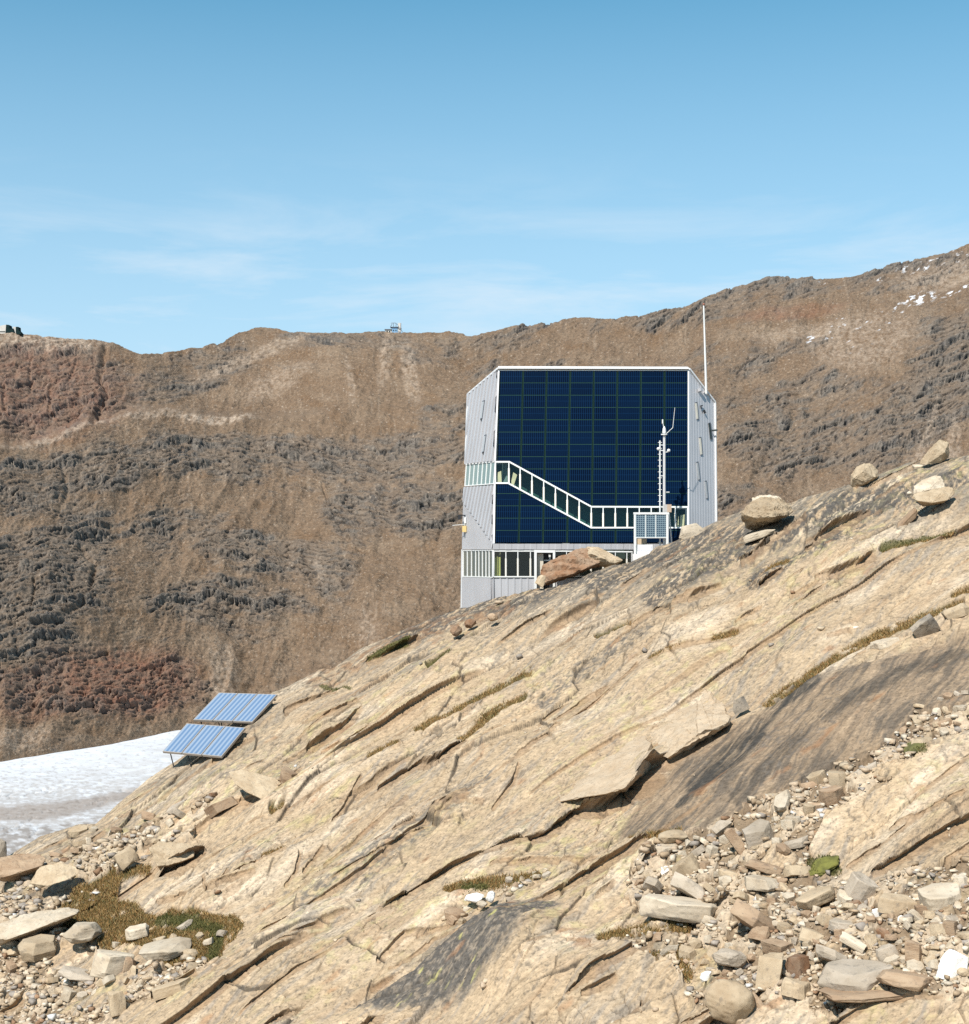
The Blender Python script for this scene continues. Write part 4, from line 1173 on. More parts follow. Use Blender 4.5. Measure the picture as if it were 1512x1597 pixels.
slit(FR, [(1084, 627.5), (1087.2, 627), (1089.6, 653), (1086.4, 653.5)], M_SLB)
slit(FR, [(1090, 682), (1093.4, 681.5), (1095.8, 708.5), (1092.6, 709)], M_SLB)
slit(FR, [(1085.8, 720.5), (1089, 720), (1092, 747.5), (1089, 748)], M_SLIT)
slit(FR, [(1098.8, 750), (1101.8, 749.6), (1104.4, 776.4), (1101.6, 777)], M_SLIT)
ow = slit(FR, [(1104.8, 659.5), (1108, 659), (1111.2, 684.6), (1107.6, 685)], M_SLD)
bm = bmesh.new(); a = FR(1108.5, 672, .12); add_bar(bm, a, a + FR.n * .28 + Vector((.2, 0, -.03)), .05, .12); obj("open_sash", bm, M_SLD, ow)
bm = bmesh.new()
a = FR(1089.5, 609, .05); add_bar(bm, a, a + FR.n * .3, .22, .22)
obj("wall_bracket", bm, M_ALU, hut)
bm = bmesh.new()
a = FR(1096, 642, .1); add_bar(bm, FR(1092, 633, .1), FR(1095, 633, .1), .06, .06); add_bar(bm, FR(1092, 633, .1), FR(1092.6, 638, .1), .06, .06); add_bar(bm, FR(1096.4, 640, .12), FR(1098.6, 645, .12), .14, .1)  # the last bar stands in for the pole bracket's shadow mark
obj("hook_and_shadow_bar", bm, M_BLACK, hut)

# closed volume behind the cladding
def hull(name, pts, m, parent):
    bm = bmesh.new()
    for p in pts: bm.verts.new(Vector(p))
    r = bmesh.ops.convex_hull(bm, input=bm.verts[:])
    junk = [e for e in r["geom_interior"] if isinstance(e, bmesh.types.BMVert)]
    if junk: bmesh.ops.delete(bm, geom=junk, context='VERTS')
    return obj(name, bm, m, parent)
fy = lambda p, o: (p + Vector((0, o, 0)))
tl, tr, la, ra = FA(779, 576), FA(1073, 576.5), FL(731.5, 616), FR(1114.5, 629)
rb = [Vector((3.5, 125, 11.6)), Vector((14.2, 124, 11.4)), Vector((-.2, 121, 9.6))]
hull("roof", [fy(tl, .3), fy(tr, .3), fy(la, .2) , fy(ra, .2)] + rb + [fy(p, .3) - Vector((0, 0, .5)) for p in (tl, tr, la, ra)] + [p - Vector((0, 0, .5)) for p in rb], M_ALU, hut)
hull("rear_walls", [Vector((1.6, 113.2, 11.0)), Vector((13.4, 113.2, 11.0)), Vector((.4, 116.8, 9.2)), Vector((15.3, 115.6, 9.0)), Vector((3.4, 124.5, 11)), Vector((14, 123.5, 10.8)), Vector((0, 120.5, 9.0)),
                    Vector((1.6, 112.3, -9)), Vector((13.4, 112.3, -9)), Vector((-.6, 116.8, -9)), Vector((15.3, 115.6, -9)), Vector((3.4, 124.5, -9)), Vector((14, 123.5, -9)), Vector((-.8, 120.5, -9))], M_ALU, hut)
bm = bmesh.new(); a = FM(727, 806, .0); add_bar(bm, a + Vector((0, 0, .1)), a + FM.n * .5 + Vector((0, 0, .1)), .07, .07); add_box(bm, a + FM.n * .5 + Vector((0, 0, -.05)), (.2, .2, .35))
obj("wall_lamp", bm, M_BLACK, hut)
bm = bmesh.new(); add_box(bm, FM(728.2, 825, .18), (.3, .3, .45)); obj("wall_box", bm, mat("yellow box", (.65, .48, .2), .6), hut)
bm = bmesh.new(); add_box(bm, FM(728.8, 811.5, .15), (.16, .2, .42)); add_bar(bm, FM(729, 817.5, .1), FM(729, 817.5, .1) + FM.n * .5 + Vector((-.5, 0, -.1)), .04, .04); obj("wall_antenna", bm, M_WHITE, hut)

# flag pole
fp = FR(1098, 612, .25)
pole = empty("flag_pole", fp, "tall slim white flag pole without a flag rising from the right side of the hut", "flag pole")
bm = bmesh.new(); add_tube(bm, fp - Vector((0, 0, .15)), P(1098, 476, fp.y), .085, .05, 12); obj("pole", bm, M_WHITE, pole, smooth=False)
bm = bmesh.new(); add_ball(bm, P(1098, 474.5, fp.y), .09, (1, 1, 1.2)); obj("finial", bm, mat("rusty finial", (.25, .10, .06), .6), pole)
bm = bmesh.new(); add_bar(bm, fp + Vector((0, 0, .05)), FR(1098, 612, -.05), .12, .12); add_bar(bm, fp + Vector((0, 0, .9)), FR(1098, 592, .0) , .06, .06) if False else None; obj("bracket", bm, M_ALU, pole)

# ------------------------------------------------------------------ equipment frame, cabinet, mast
YE = 107.6
ef = empty("equipment_frame", P(1015, 878, YE), "white steel frame carrying three small solar modules in front of the hut facade", "solar frame")
def ebox(bm, x0, x1, y0, y1, d, dy=0.0, Y=YE):
    add_prism(bm, [P(x0, y1, Y + dy), P(x1, y1, Y + dy), P(x1, y0, Y + dy), P(x0, y0, Y + dy)], Vector((0, d, 0)))
bm = bmesh.new(); ebox(bm, 988.6, 1044, 799, 802.2, .2); obj("top_beam", bm, M_WHITE, ef)
for x0, x1, yb in ((989.2, 992, 865), (1039.4, 1043, 860)):
    bm = bmesh.new(); ebox(bm, x0, x1, 802.2, yb, .16, .01); obj("leg", bm, M_WHITE, ef)
    bm = bmesh.new(); ebox(bm, x0 + 1, x1 + 1, 802.4, 880, .12, 1.1); obj("leg", bm, M_WHITE, ef)
bm = bmesh.new(); add_bar(bm, P(1044, 801, YE + .2), P(1048, 846, YE + .6), .07, .07); add_bar(bm, P(1041, 847, YE), P(1050, 846.6, YE + .7), .07, .07); obj("brace", bm, M_WHITE, ef)
bm = bmesh.new(); ebox(bm, 992, 1039.4, 837.8, 839.2, .06); obj("module_rail", bm, M_WHITE, ef)
def small_pv():
    m = bpy.data.materials.new("small solar module"); m.use_nodes = True
    nt = m.node_tree; b = nt.nodes["Principled BSDF"]
    tc = nt.nodes.new("ShaderNodeTexCoord"); mp = nt.nodes.new("ShaderNodeMapping"); mp.inputs["Scale"].default_value = (7.4, 1, 7.4)
    nt.links.new(tc.outputs["Object"], mp.inputs[0])
    sp = nt.nodes.new("ShaderNodeSeparateXYZ"); nt.links.new(mp.outputs[0], sp.inputs[0])
    outs = []
    for i in (0, 2):
        f = nt.nodes.new("ShaderNodeMath"); f.operation = 'FRACT'; nt.links.new(sp.outputs[i], f.inputs[0])
        l = nt.nodes.new("ShaderNodeMath"); l.operation = 'LESS_THAN'; l.inputs[1].default_value = .3; nt.links.new(f.outputs[0], l.inputs[0]); outs.append(l.outputs[0])
    mxm = nt.nodes.new("ShaderNodeMath"); mxm.operation = 'MAXIMUM'; nt.links.new(outs[0], mxm.inputs[0]); nt.links.new(outs[1], mxm.inputs[1])
    mx = nt.nodes.new("ShaderNodeMixRGB"); mx.inputs[1].default_value = (.025, .05, .085, 1); mx.inputs[2].default_value = (.20, .27, .30, 1)
    nt.links.new(mxm.outputs[0], mx.inputs[0]); nt.links.new(mx.outputs[0], b.inputs["Base Color"])
    b.inputs["Roughness"].default_value = .3
    return m
M_SPV = small_pv()
for x0, x1 in ((992.3, 1006.8), (1008, 1022.6), (1023.8, 1039)):
    bm = bmesh.new(); ebox(bm, x0, x1, 802.6, 837.6, .04, .05); sm = obj("solar_module", bm, M_SPV, ef)
bm = bmesh.new()
for x in (1006.8, 1022.6): ebox(bm, x, x + 1.2, 802.4, 837.8, .05, .02)
obj("module_divider", bm, M_WHITE, ef)
bm = bmesh.new(); ebox(bm, 988, 1020, 864, 895, 1.5, -.1); obj("concrete_plinth", bm, M_CONC, ef)
cb = empty("control_cabinet", P(1006, 864, YE + .2), "low white cabinet on the concrete plinth under the small solar modules", "cabinet")
bm = bmesh.new(); ebox(bm, 993.4, 1018.6, 849.4, 860.4, .7, .25); obj("casing", bm, M_WHITE, cb)
bm = bmesh.new(); ebox(bm, 995.5, 1017, 851, 859, .03, .22); obj("cover", bm, mat("lavender white panel", (.66, .66, .72), .5), cb)
bm = bmesh.new(); ebox(bm, 991, 1018.6, 860.4, 863.9, .8, .2); obj("base", bm, M_WHITE, cb)
bm = bmesh.new(); ebox(bm, 993, 1009, 840, 849, .2, 1.25); o_ = obj("plywood_board", bm, mat("plywood", (.55, .42, .28), .8)); tag(o_, "pale plywood board behind the cabinet below the small solar modules", "board")
YM = 108.1
ma = empty("weather_mast", P(1036.5, 845, YM), "grey steel weather mast with rung ladder and small instruments in front of the blue facade", "weather mast")
M_GALV = mat("galvanised steel", (.62, .60, .58), .5, .2)
bm = bmesh.new(); add_tube(bm, P(1036.5, 870, YM), P(1036.5, 675, YM), .10, .085, 12); obj("pole", bm, M_GALV, ma)
bm = bmesh.new(); add_tube(bm, P(1036.4, 675, YM), P(1036.4, 669, YM), .13, .11, 12); add_tube(bm, P(1036.4, 669, YM), P(1036.4, 664.5, YM), .11, .03, 12); add_tube(bm, P(1036.4, 678.3, YM), P(1036.4, 676.6, YM), .22, .22, 12); obj("radome", bm, M_WHITE, ma)
bm = bmesh.new(); add_tube(bm, P(1035.2, 665, YM), P(1034, 655, YM), .025, .025, 6); add_tube(bm, P(1034, 660.5, YM), P(1034, 654, YM), .05, .045, 8); obj("wind_sensor", bm, M_WHITE, ma)
bm = bmesh.new(); add_tube(bm, P(1040, 676, YM), P(1049.8, 667, YM), .022, .022, 6); add_tube(bm, P(1049.8, 667, YM), P(1053, 635.6, YM), .02, .014, 6); obj("whip_antenna", bm, M_WHITE, ma)
bm = bmesh.new(); add_tube(bm, P(1029.8, 860, YM), P(1029.8, 687, YM), .05, .05, 8)
for k in range(18):
    y_ = 690 + k * 9.2
    add_tube(bm, P(1026.6, y_, YM), P(1033, y_, YM), .018, .018, 6)
obj("ladder", bm, M_WHITE, ma)
bm = bmesh.new()
for y_ in (694, 742, 790): add_bar(bm, P(1029, y_, YM), P(1038.4, y_, YM), .06, .06)
obj("clamp", bm, M_GALV, ma)
for x0, y0, s_ in ((1027.4, 700, 1), (1043.4, 702.6, 1)):
    bm = bmesh.new(); add_ball(bm, P(x0, y0, YM), .115); add_bar(bm, P(x0, y0 + 1.5, YM), P(1036.5, y0 + 3, YM), .05, .05); obj("camera_head", bm, M_WHITE, ma)
bm = bmesh.new(); ebox(bm, 1035.4, 1041, 786.6, 799, .4, -.1, YM); obj("junction_box", bm, mat("grey enclosure", (.42, .40, .38), .6), ma)
bm = bmesh.new(); ebox(bm, 1041, 1047.8, 786.6, 798.8, .38, -.1, YM); obj("junction_box", bm, M_TANBOX, ma)
bm = bmesh.new(); ebox(bm, 1039.6, 1044.6, 766.8, 768, .1, -.1, YM); obj("sensor_arm", bm, M_WHITE, ma)

# ------------------------------------------------------------------ collector racks
def coll_mat():
    m = bpy.data.materials.new("solar collector glass"); m.use_nodes = True
    nt = m.node_tree; b = nt.nodes["Principled BSDF"]
    uv = nt.nodes.new("ShaderNodeUVMap"); uv.uv_map = "UVMap"
    sp = nt.nodes.new("ShaderNodeSeparateXYZ"); nt.links.new(uv.outputs[0], sp.inputs[0])
    m1 = nt.nodes.new("ShaderNodeMath"); m1.operation = 'MULTIPLY'; m1.inputs[1].default_value = 2 * math.pi * 4
    nt.links.new(sp.outputs[0], m1.inputs[0])
    s1 = nt.nodes.new("ShaderNodeMath"); s1.operation = 'SINE'; nt.links.new(m1.outputs[0], s1.inputs[0])
    r = nt.nodes.new("ShaderNodeMapRange"); r.inputs["From Min"].default_value = -.7; r.inputs["From Max"].default_value = 1; nt.links.new(s1.outputs[0], r.inputs["Value"])
    mx = nt.nodes.new("ShaderNodeMixRGB"); mx.inputs[1].default_value = (.11, .18, .29, 1); mx.inputs[2].default_value = (.25, .31, .39, 1)
    nt.links.new(r.outputs[0], mx.inputs[0]); nt.links.new(mx.outputs[0], b.inputs["Base Color"])
    b.inputs["Roughness"].default_value = .22; b.inputs["Specular IOR Level"].default_value = .5
    return m
M_COL = coll_mat()
M_RIM = mat("collector rim", (.42, .38, .34), .5, .3)
def rack(BR, BL, TR, label, feet):
    W_ = BR - BL; L_ = TR - BR; nn = W_.cross(L_).normalized()
    if nn.z < 0: nn = -nn
    e = empty("collector_rack", (BL + BR) / 2, label, "solar collectors", "racks of blue solar collectors on the slope")
    for k in range(3):
        a = BL + W_ * (k / 3 + .006); w = W_ * (1 / 3 - .012)
        bm = bmesh.new(); add_prism(bm, [a, a + w, a + w + L_, a + L_], -nn * .14); cc = obj("collector", bm, M_RIM, e)
        bm = bmesh.new(); uvl = bm.loops.layers.uv.new("UVMap")
        a2 = a + w * .035 + L_ * .02 + nn * .006; w2 = w * .93; l2 = L_ * .96
        q = [bm.verts.new(p) for p in (a2, a2 + w2, a2 + w2 + l2, a2 + l2)]
        f = bm.faces.new(q)
        for lp, u_ in zip(f.loops, ((0, 0), (1, 0), (1, 1), (0, 1))): lp[uvl].uv = u_
        obj("glazing", bm, M_COL, cc, recalc=False)
    bm = bmesh.new()
    for t in (.12, .88): add_bar(bm, BL + L_ * t - nn * .20, BR + L_ * t - nn * .20, .09, .09)
    obj("rail", bm, M_BLACK, e)
    for t in (.06, .36, .64, .94):
        lo = BL + W_ * t + L_ * .12 - nn * .2; hi = BL + W_ * t + L_ * .88 - nn * .2
        bm = bmesh.new()
        add_bar(bm, lo, Vector((lo.x + .25, lo.y, lo.z - feet[0])), .06, .06)
        obj("leg", bm, M_BLACK, e)
        bm = bmesh.new(); add_bar(bm, hi, Vector((hi.x + .1, hi.y, hi.z - feet[1])), .06, .06)
        obj("leg", bm, M_BLACK, e)
        bm = bmesh.new(); add_bar(bm, lo + L_ * .2, Vector((hi.x, hi.y, hi.z - feet[1] * .8)), .05, .05); obj("strut", bm, M_BLACK, e)
rack(P(394, 1126, 101.2), P(301, 1122.5, 103), P(433, 1083, 103.3), "upper of the two slanted racks of three blue solar collectors above the glacier", (1.2, 1.8))
rack(P(346, 1180, 97.2), P(253, 1172, 99.7), P(383, 1135, 99.3), "lower of the two slanted racks of three blue solar collectors above the glacier", (1.0, 1.8))
# ================================================================== BOULDERS, STONES, GRASS
def stone_mat(name, c1, c2, c3, sc=1.0, speck=.5, stretch=1.0, rv=1):
    m = bpy.data.materials.new(name); m.use_nodes = True
    nt = m.node_tree; b = nt.nodes["Principled BSDF"]; b.inputs["Roughness"].default_value = .9; b.inputs["Specular IOR Level"].default_value = .2
    tc = nt.nodes.new("ShaderNodeTexCoord"); oi = nt.nodes.new("ShaderNodeObjectInfo")
    mp = nt.nodes.new("ShaderNodeMapping"); mp.inputs["Scale"].default_value = (sc, sc, sc * stretch)
    nt.links.new(tc.outputs["Object"], mp.inputs[0])
    cv = nt.nodes.new("ShaderNodeCombineXYZ")
    ml = nt.nodes.new("ShaderNodeMath"); ml.operation = 'MULTIPLY'; ml.inputs[1].default_value = 40; nt.links.new(oi.outputs["Random"], ml.inputs[0])
    nt.links.new(ml.outputs[0], cv.inputs[0]); nt.links.new(cv.outputs[0], mp.inputs["Location"])
    n1 = nt.nodes.new("ShaderNodeTexNoise"); n1.inputs["Scale"].default_value = 1.3; n1.inputs["Detail"].default_value = 7; n1.inputs["Roughness"].default_value = .65
    n2 = nt.nodes.new("ShaderNodeTexNoise"); n2.inputs["Scale"].default_value = 6.5; n2.inputs["Detail"].default_value = 6; n2.inputs["Roughness"].default_value = .7
    for n in (n1, n2): nt.links.new(mp.outputs[0], n.inputs["Vector"])
    def mr(src, a, bb, c=0, d=1):
        r = nt.nodes.new("ShaderNodeMapRange"); r.inputs["From Min"].default_value = a; r.inputs["From Max"].default_value = bb; r.inputs["To Min"].default_value = c; r.inputs["To Max"].default_value = d
        nt.links.new(src, r.inputs["Value"]); return r.outputs[0]
    x1 = nt.nodes.new("ShaderNodeMixRGB"); x1.inputs[1].default_value = (*c1, 1); x1.inputs[2].default_value = (*c2, 1); nt.links.new(mr(n1.outputs["Fac"], .38, .62), x1.inputs[0])
    x2 = nt.nodes.new("ShaderNodeMixRGB"); x2.inputs[2].default_value = (*c3, 1); nt.links.new(x1.outputs[0], x2.inputs[1]); nt.links.new(mr(n2.outputs["Fac"], .56, .64, 0, speck), x2.inputs[0])
    sc_ = nt.nodes.new("ShaderNodeVectorMath"); sc_.operation = 'SCALE'; nt.links.new(x2.outputs[0], sc_.inputs[0]); nt.links.new(mr(oi.outputs["Random"], 0, 1, .82 if rv else .97, 1.15 if rv else 1.0), sc_.inputs["Scale"])
    nt.links.new(sc_.outputs[0], b.inputs["Base Color"])
    bp = nt.nodes.new("ShaderNodeBump"); bp.inputs["Strength"].default_value = .55; bp.inputs["Distance"].default_value = .06
    nt.links.new(n2.outputs["Fac"], bp.inputs["Height"]); nt.links.new(bp.outputs[0], b.inputs["Normal"])
    return m
TONES = {
 "pale": stone_mat("pale granite", (.54, .46, .35), (.43, .345, .245), (.20, .17, .14)),
 "cream": stone_mat("cream gneiss", (.45, .355, .24), (.35, .26, .165), (.17, .14, .11)),
 "tan": stone_mat("tan gneiss", (.40, .29, .19), (.30, .20, .125), (.13, .10, .08), stretch=2.5),
 "grey": stone_mat("grey gneiss", (.43, .36, .28), (.33, .27, .20), (.17, .15, .125), stretch=2.0),
 "rust": stone_mat("rusty gneiss", (.21, .11, .058), (.28, .195, .13), (.085, .055, .04), sc=.9, speck=.8),
 "white": stone_mat("white quartz", (.80, .78, .74), (.68, .65, .60), (.45, .41, .36), speck=.3),
 "dark": stone_mat("lichen covered gneiss", (.17, .15, .125), (.34, .28, .21), (.06, .055, .05), speck=.6),
}
TONES["slab"] = stone_mat("slope gneiss", (.47, .37, .26), (.41, .305, .20), (.16, .13, .10), sc=1.1, speck=.55, rv=0)
rng = random.Random(7)

def rock_mesh(name, seed, kind="block", detail=2, rough=1.0):
    """unit rock (about 1 wide) : slab / block / round / wedge"""
    r = random.Random(seed)
    bm = bmesh.new()
    ax = {"slab": (1, .8, .30), "block": (1, .85, .8), "round": (1, .9, .75), "wedge": (1, .7, .75)}[kind]
    if kind == "round":
        for i in range(34):
            v = Vector((r.gauss(0, 1), r.gauss(0, 1), r.gauss(0, 1)))
            l = (abs(v.x) ** 2.6 + abs(v.y) ** 2.6 + abs(v.z) ** 2.6) ** (1 / 2.6)
            v = v / l * r.uniform(.9, 1.0) * .5
            bm.verts.new((v.x * ax[0], v.y * ax[1], v.z * ax[2]))
    else:
        m_ = {"slab": r.choice((5, 6, 7, 8)), "block": r.choice((4, 5, 5, 6)), "wedge": r.choice((3, 4, 5))}[kind]
        off = r.uniform(0, 6.28)
        foot = []
        for i in range(m_):
            a_ = off + (i + r.uniform(-.28, .28)) * 2 * math.pi / m_
            ca, sa = math.cos(a_), math.sin(a_)
            l = (abs(ca) ** 3.2 + abs(sa) ** 3.2) ** (1 / 3.2)
            rr = .5 * r.uniform(.82, 1.0) / l
            foot.append((ca * rr, sa * rr))
        tx, ty = r.uniform(-.10, .10), r.uniform(-.10, .10)
        hv = .22 if kind == "slab" else .16
        for x_, y_ in foot:
            zt = .5 * (1 - r.uniform(0, hv)) + x_ * r.uniform(-.15, .15); zb = -.5 * (1 - r.uniform(0, hv * 1.6))
            k1 = r.uniform(.74, .98) if kind != "wedge" else r.uniform(.25, .75); k2 = r.uniform(.78, 1.0)
            if kind == "wedge": zt *= r.uniform(.6, 1)
            bm.verts.new(((x_ * k1 + tx) * ax[0], (y_ * k1 + ty) * ax[1], zt * ax[2]))
            bm.verts.new((x_ * k2 * ax[0], y_ * k2 * ax[1], zb * ax[2]))
            if r.random() < .55:
                bm.verts.new((x_ * ax[0], y_ * ax[1], r.uniform(-.2, .25) * ax[2]))
    h = bmesh.ops.convex_hull(bm, input=bm.verts[:])
    junk = [e for e in set(h["geom_interior"] + h["geom_unused"]) if isinstance(e, bmesh.types.BMVert)]
    if junk: bmesh.ops.delete(bm, geom=junk, context='VERTS')
    bmesh.ops.dissolve_limit(bm, angle_limit=math.radians(9), verts=bm.verts[:], edges=bm.edges[:])
    bmesh.ops.bevel(bm, geom=bm.edges[:], offset=.012 if kind != "round" else .05, segments=2, affect='EDGES', profile=.6, clamp_overlap=True)
    bmesh.ops.triangulate(bm, faces=bm.faces[:])
    for k in range(detail):
        le = [e for e in bm.edges if e.calc_length() > .16 / (k + 1) ** .8]
        bmesh.ops.subdivide_edges(bm, edges=le, cuts=1, use_grid_fill=False)
        bmesh.ops.triangulate(bm, faces=[f for f in bm.faces if len(f.verts) > 3])
    so = Vector((seed * 3.1, seed * 1.7, seed * .9))
    bm.normal_update()
    for v in bm.verts:
        p = v.co + so
        d = mnoise.noise(p * 3) * .022 + mnoise.noise(p * 8) * .014 + mnoise.noise(p * 19) * .008
        # bedding planes give the flanks a layered edge
        la = math.sin((v.co.z + .02 * mnoise.noise(p * 4)) * 70) * .006 * (1 - abs(v.normal.z))
        v.co += v.normal * (d * rough * (ax[2] * .6 + .4) + la * rough)
    bmesh.ops.recalc_face_normals(bm, faces=bm.faces[:])
    me = bpy.data.meshes.new(name); bm.to_mesh(me); bm.free()
    return me
def set_smooth(me, ang=35):
    me.polygons.foreach_set("use_smooth", [True] * len(me.polygons))
    try: me.set_sharp_from_angle(angle=math.radians(ang))
    except Exception: pass

def hull_rock(pts, tone, label, Y=None, seed=1, rough=1.0, cat="boulder", layer=0.0, dY=0.0, sub=4, local=False):
    """boulder from surveyed corners (px, py, metres nearer(-) or farther(+))"""
    cx = sum(p[0] for p in pts) / len(pts); by = max(p[1] for p in pts)
    if Y is None: Y = ground(cx, min(max(by, skyrow(cx) + 2), 1655)).y + dY
    bm = bmesh.new()
    P3 = [P(p[0], p[1], Y + p[2]) for p in pts]
    if local: P3 = [P(p[0], p[1], -A0 / (-(HY - p[1]) / F + BX * (p[0] - CX) / F + CY) + p[2]) for p in pts]
    c = sum(P3, Vector()) / len(P3)
    for p in P3: bm.verts.new(p - c)
    h = bmesh.ops.convex_hull(bm, input=bm.verts[:])
    junk = [e for e in set(h["geom_interior"] + h["geom_unused"]) if isinstance(e, bmesh.types.BMVert)]
    if junk: bmesh.ops.delete(bm, geom=junk, context='VERTS')
    size = max((v.co.length for v in bm.verts)) * 2
    bmesh.ops.bevel(bm, geom=bm.edges[:], offset=size * .005, segments=2, affect='EDGES', profile=.6, clamp_overlap=True)
    bmesh.ops.triangulate(bm, faces=bm.faces[:])
    for k in range(sub):
        le = [e for e in bm.edges if e.calc_length() > size * (.14, .08, .045, .028, .018)[k]]
        bmesh.ops.subdivide_edges(bm, edges=le, cuts=1)
        bmesh.ops.triangulate(bm, faces=[f for f in bm.faces if len(f.verts) > 3])
    bm.normal_update()
    so = Vector((seed * 3.1, seed * 1.7, seed * .9))
    for v in bm.verts:
        q = v.co / size * 2.2 + so
        d = mnoise.noise(q * 1.6) * .018 + mnoise.noise(q * 4) * .016 + abs(mnoise.noise(q * 9)) * -.016 + mnoise.noise(q * 20) * .006
        if layer:
            t = (v.co.z + .18 * v.co.x * 0 + .05 * size * mnoise.noise(q * 2)) / size * 9
            d += layer * (abs((t % 1) - .5) - .25) * .05 * (1 - abs(v.normal.z) * .6)
        v.co += v.normal * d * size * rough
    me = bpy.data.meshes.new("boulder"); bm.to_mesh(me); bm.free(); set_smooth(me, 24)
    me.materials.append(TONES[tone])
    o = bpy.data.objects.new("boulder", me); COL.objects.link(o); o.location = c
    tag(o, label, cat)
    xs = [p[0] for p in pts]; ys = [p[1] for p in pts]
    placed.append(((min(xs) + max(xs)) / 2, (min(ys) + max(ys)) / 2, (max(xs) - min(xs)) * .45, (max(ys) - min(ys)) * .45))
    return o
placed = []     # (px, py, radius px)
ANCH = []
def boulder(px, py, w, h, kind, tone, label, tilt=0, yaw=None, name="boulder", depth=.8, sink=.25, seed=None, cat="boulder", dY=0.0, group=None):
    seed = seed if seed is not None else (int(px * 13 + py * 7) % 9973)
    me = rock_mesh(name, seed, kind, 3 if w > 45 else 2)
    set_smooth(me)
    me.materials.append(TONES[tone])
    base = {"slab": .30, "block": .8, "round": .75, "wedge": .75}[kind]
    g = ground(px, min(max(py + h * .35, skyrow(px) + 2), 1655))
    Y = g.y + dY
    sx_ = w * Y / F; sz_ = h * Y / F / base
    c = P(px, py, Y)
    o = bpy.data.objects.new(name, me); COL.objects.link(o)
    c.y -= depth * sx_ * .15
    o.location = c
    o.scale = (sx_, sx_ * depth / .85, sz_)
    o.rotation_euler = (math.radians(rng.uniform(-6, 10)), math.radians(-tilt), math.radians(rng.uniform(-25, 25) if yaw is None else yaw))
    tag(o, label, cat, group)
    placed.append((px, py, w * .45, h * .45))
    return o
B = boulder
HR = hull_rock
HR([(1020, 1110, 1.5), (1050, 1085, 1.5), (1085, 1070, 1.2), (1112, 1078, .6), (1130, 1095, .2), (1139, 1114, -.3), (1137, 1127, -1.1), (1112, 1137, -1.5), (1088, 1150, -1.6), (1062, 1168, -1.2), (1042, 1182, -.5), (1028, 1176, -.1), (1012, 1150, .6),
    (1134, 1134, 1.6), (1104, 1150, 1.8), (1080, 1166, 1.8), (1052, 1184, 1.2), (1060, 1120, 3.0), (1100, 1110, 3.5), (1110, 1100, -.2), (1075, 1125, -.5)], "slab", "big broken block with a shaded overhang jutting from the middle of the slope", local=True, seed=201, layer=.3, sub=5)
HR([(850, 1210, 1.5), (900, 1175, 1.6), (960, 1140, 1.6), (1005, 1140, .9), (1015, 1160, -.8), (1003, 1188, -1.2), (990, 1212, -1.3), (975, 1229, -1.4), (945, 1238, -1.1), (910, 1243, -.7), (875, 1250, -.1),
    (1029, 1190, 2.4), (1016, 1201, 2.4), (1000, 1217, 2.0), (978, 1236, 1.6), (940, 1246, 1.4), (1022, 1175, 2.6), (930, 1215, 3.5), (970, 1195, -.4)], "slab", "thick slab edge ending in a black triangular notch left of the big broken block", local=True, seed=202, rough=.7, sub=5)
HR([(842, 890, 0), (851, 880, .3), (872, 871, .7), (892, 861, 1.0), (908, 854, 1.2), (925, 853, 1.3), (862, 875, -.5), (895, 868, -.7), (845, 900, -.5), (851, 910, -.9), (873, 902, -1.2), (903, 892, -1.2), (922, 882, -1.0), (937, 878, -.7),
    (853, 913, 1.6), (884, 903, 2.2), (915, 891, 2.2), (936, 882, 1.9), (900, 880, 2.6), (862, 892, 2.2)], "rust", "huge rusty brown boulder with a black undercut leaning in front of the hut door", Y=107.4, seed=60, layer=1.6, sub=5)
HR([(915, 853, 1.2), (934, 853, 1.3), (950, 861, .8), (962, 868, .3), (972, 874, .0), (944, 872, -.9), (955, 880, -.6), (940, 884, .2), (915, 880, 0), (920, 862, -.6), (950, 885, .4)], "cream", "grey tan pointed block forming the right end of the rusty boulder", Y=107.5, seed=61, layer=1.0)
HR([(1327, 757, 0), (1328, 740, .2), (1336, 728, .2), (1349, 722, .3), (1361, 724, .5), (1370, 734, .5), (1371, 743, .3), (1358, 754, .0), (1343, 760, -.1), (1333, 762, 0), (1347, 735, -.9), (1351, 752, -.8), (1366, 744, -.4), (1332, 745, -.6)], "cream", "lone pale boulder standing on the skyline right of the hut", seed=12, dY=-.3, layer=0)
HR([(1435, 723, 0), (1440, 713, 0), (1450, 704, .2), (1458, 692, .3), (1466, 685, .3), (1477, 687, .4), (1481, 690, .3), (1481, 715, .2), (1466, 722, -.3), (1445, 725, -.4), (1460, 700, -.5), (1474, 705, -.6)], "cream", "large pointed grey tan boulder on the skyline at the upper right", seed=31, dY=-.3)
HR([(1154, 806, .3), (1160, 793, .6), (1172, 782, .9), (1190, 777, 1.1), (1215, 778, 1.1), (1232, 785, .9), (1238, 796, .6), (1160, 803, -.8), (1180, 808, -1.2), (1205, 806, -1.4), (1232, 803, -.8), (1180, 790, -.7), (1210, 788, -.9),
    (1168, 824, 1.6), (1182, 827, 1.8), (1210, 817, 2.0), (1160, 814, 1.2)], "cream", "big rounded tan boulder overhanging a dark hollow on the ridge", seed=22, dY=-.3, layer=.8, sub=5, rough=1.7)
HR([(1172, 790, .2), (1173, 776, .3), (1185, 772, .6), (1200, 772, .7), (1215, 774, .7), (1226, 784, .4), (1210, 786, -.6), (1190, 785, -.8), (1176, 788, -.5)], "pale", "crusty white cap stone lying on top of the big rounded ridge boulder", seed=25, dY=-.1, rough=1.5)
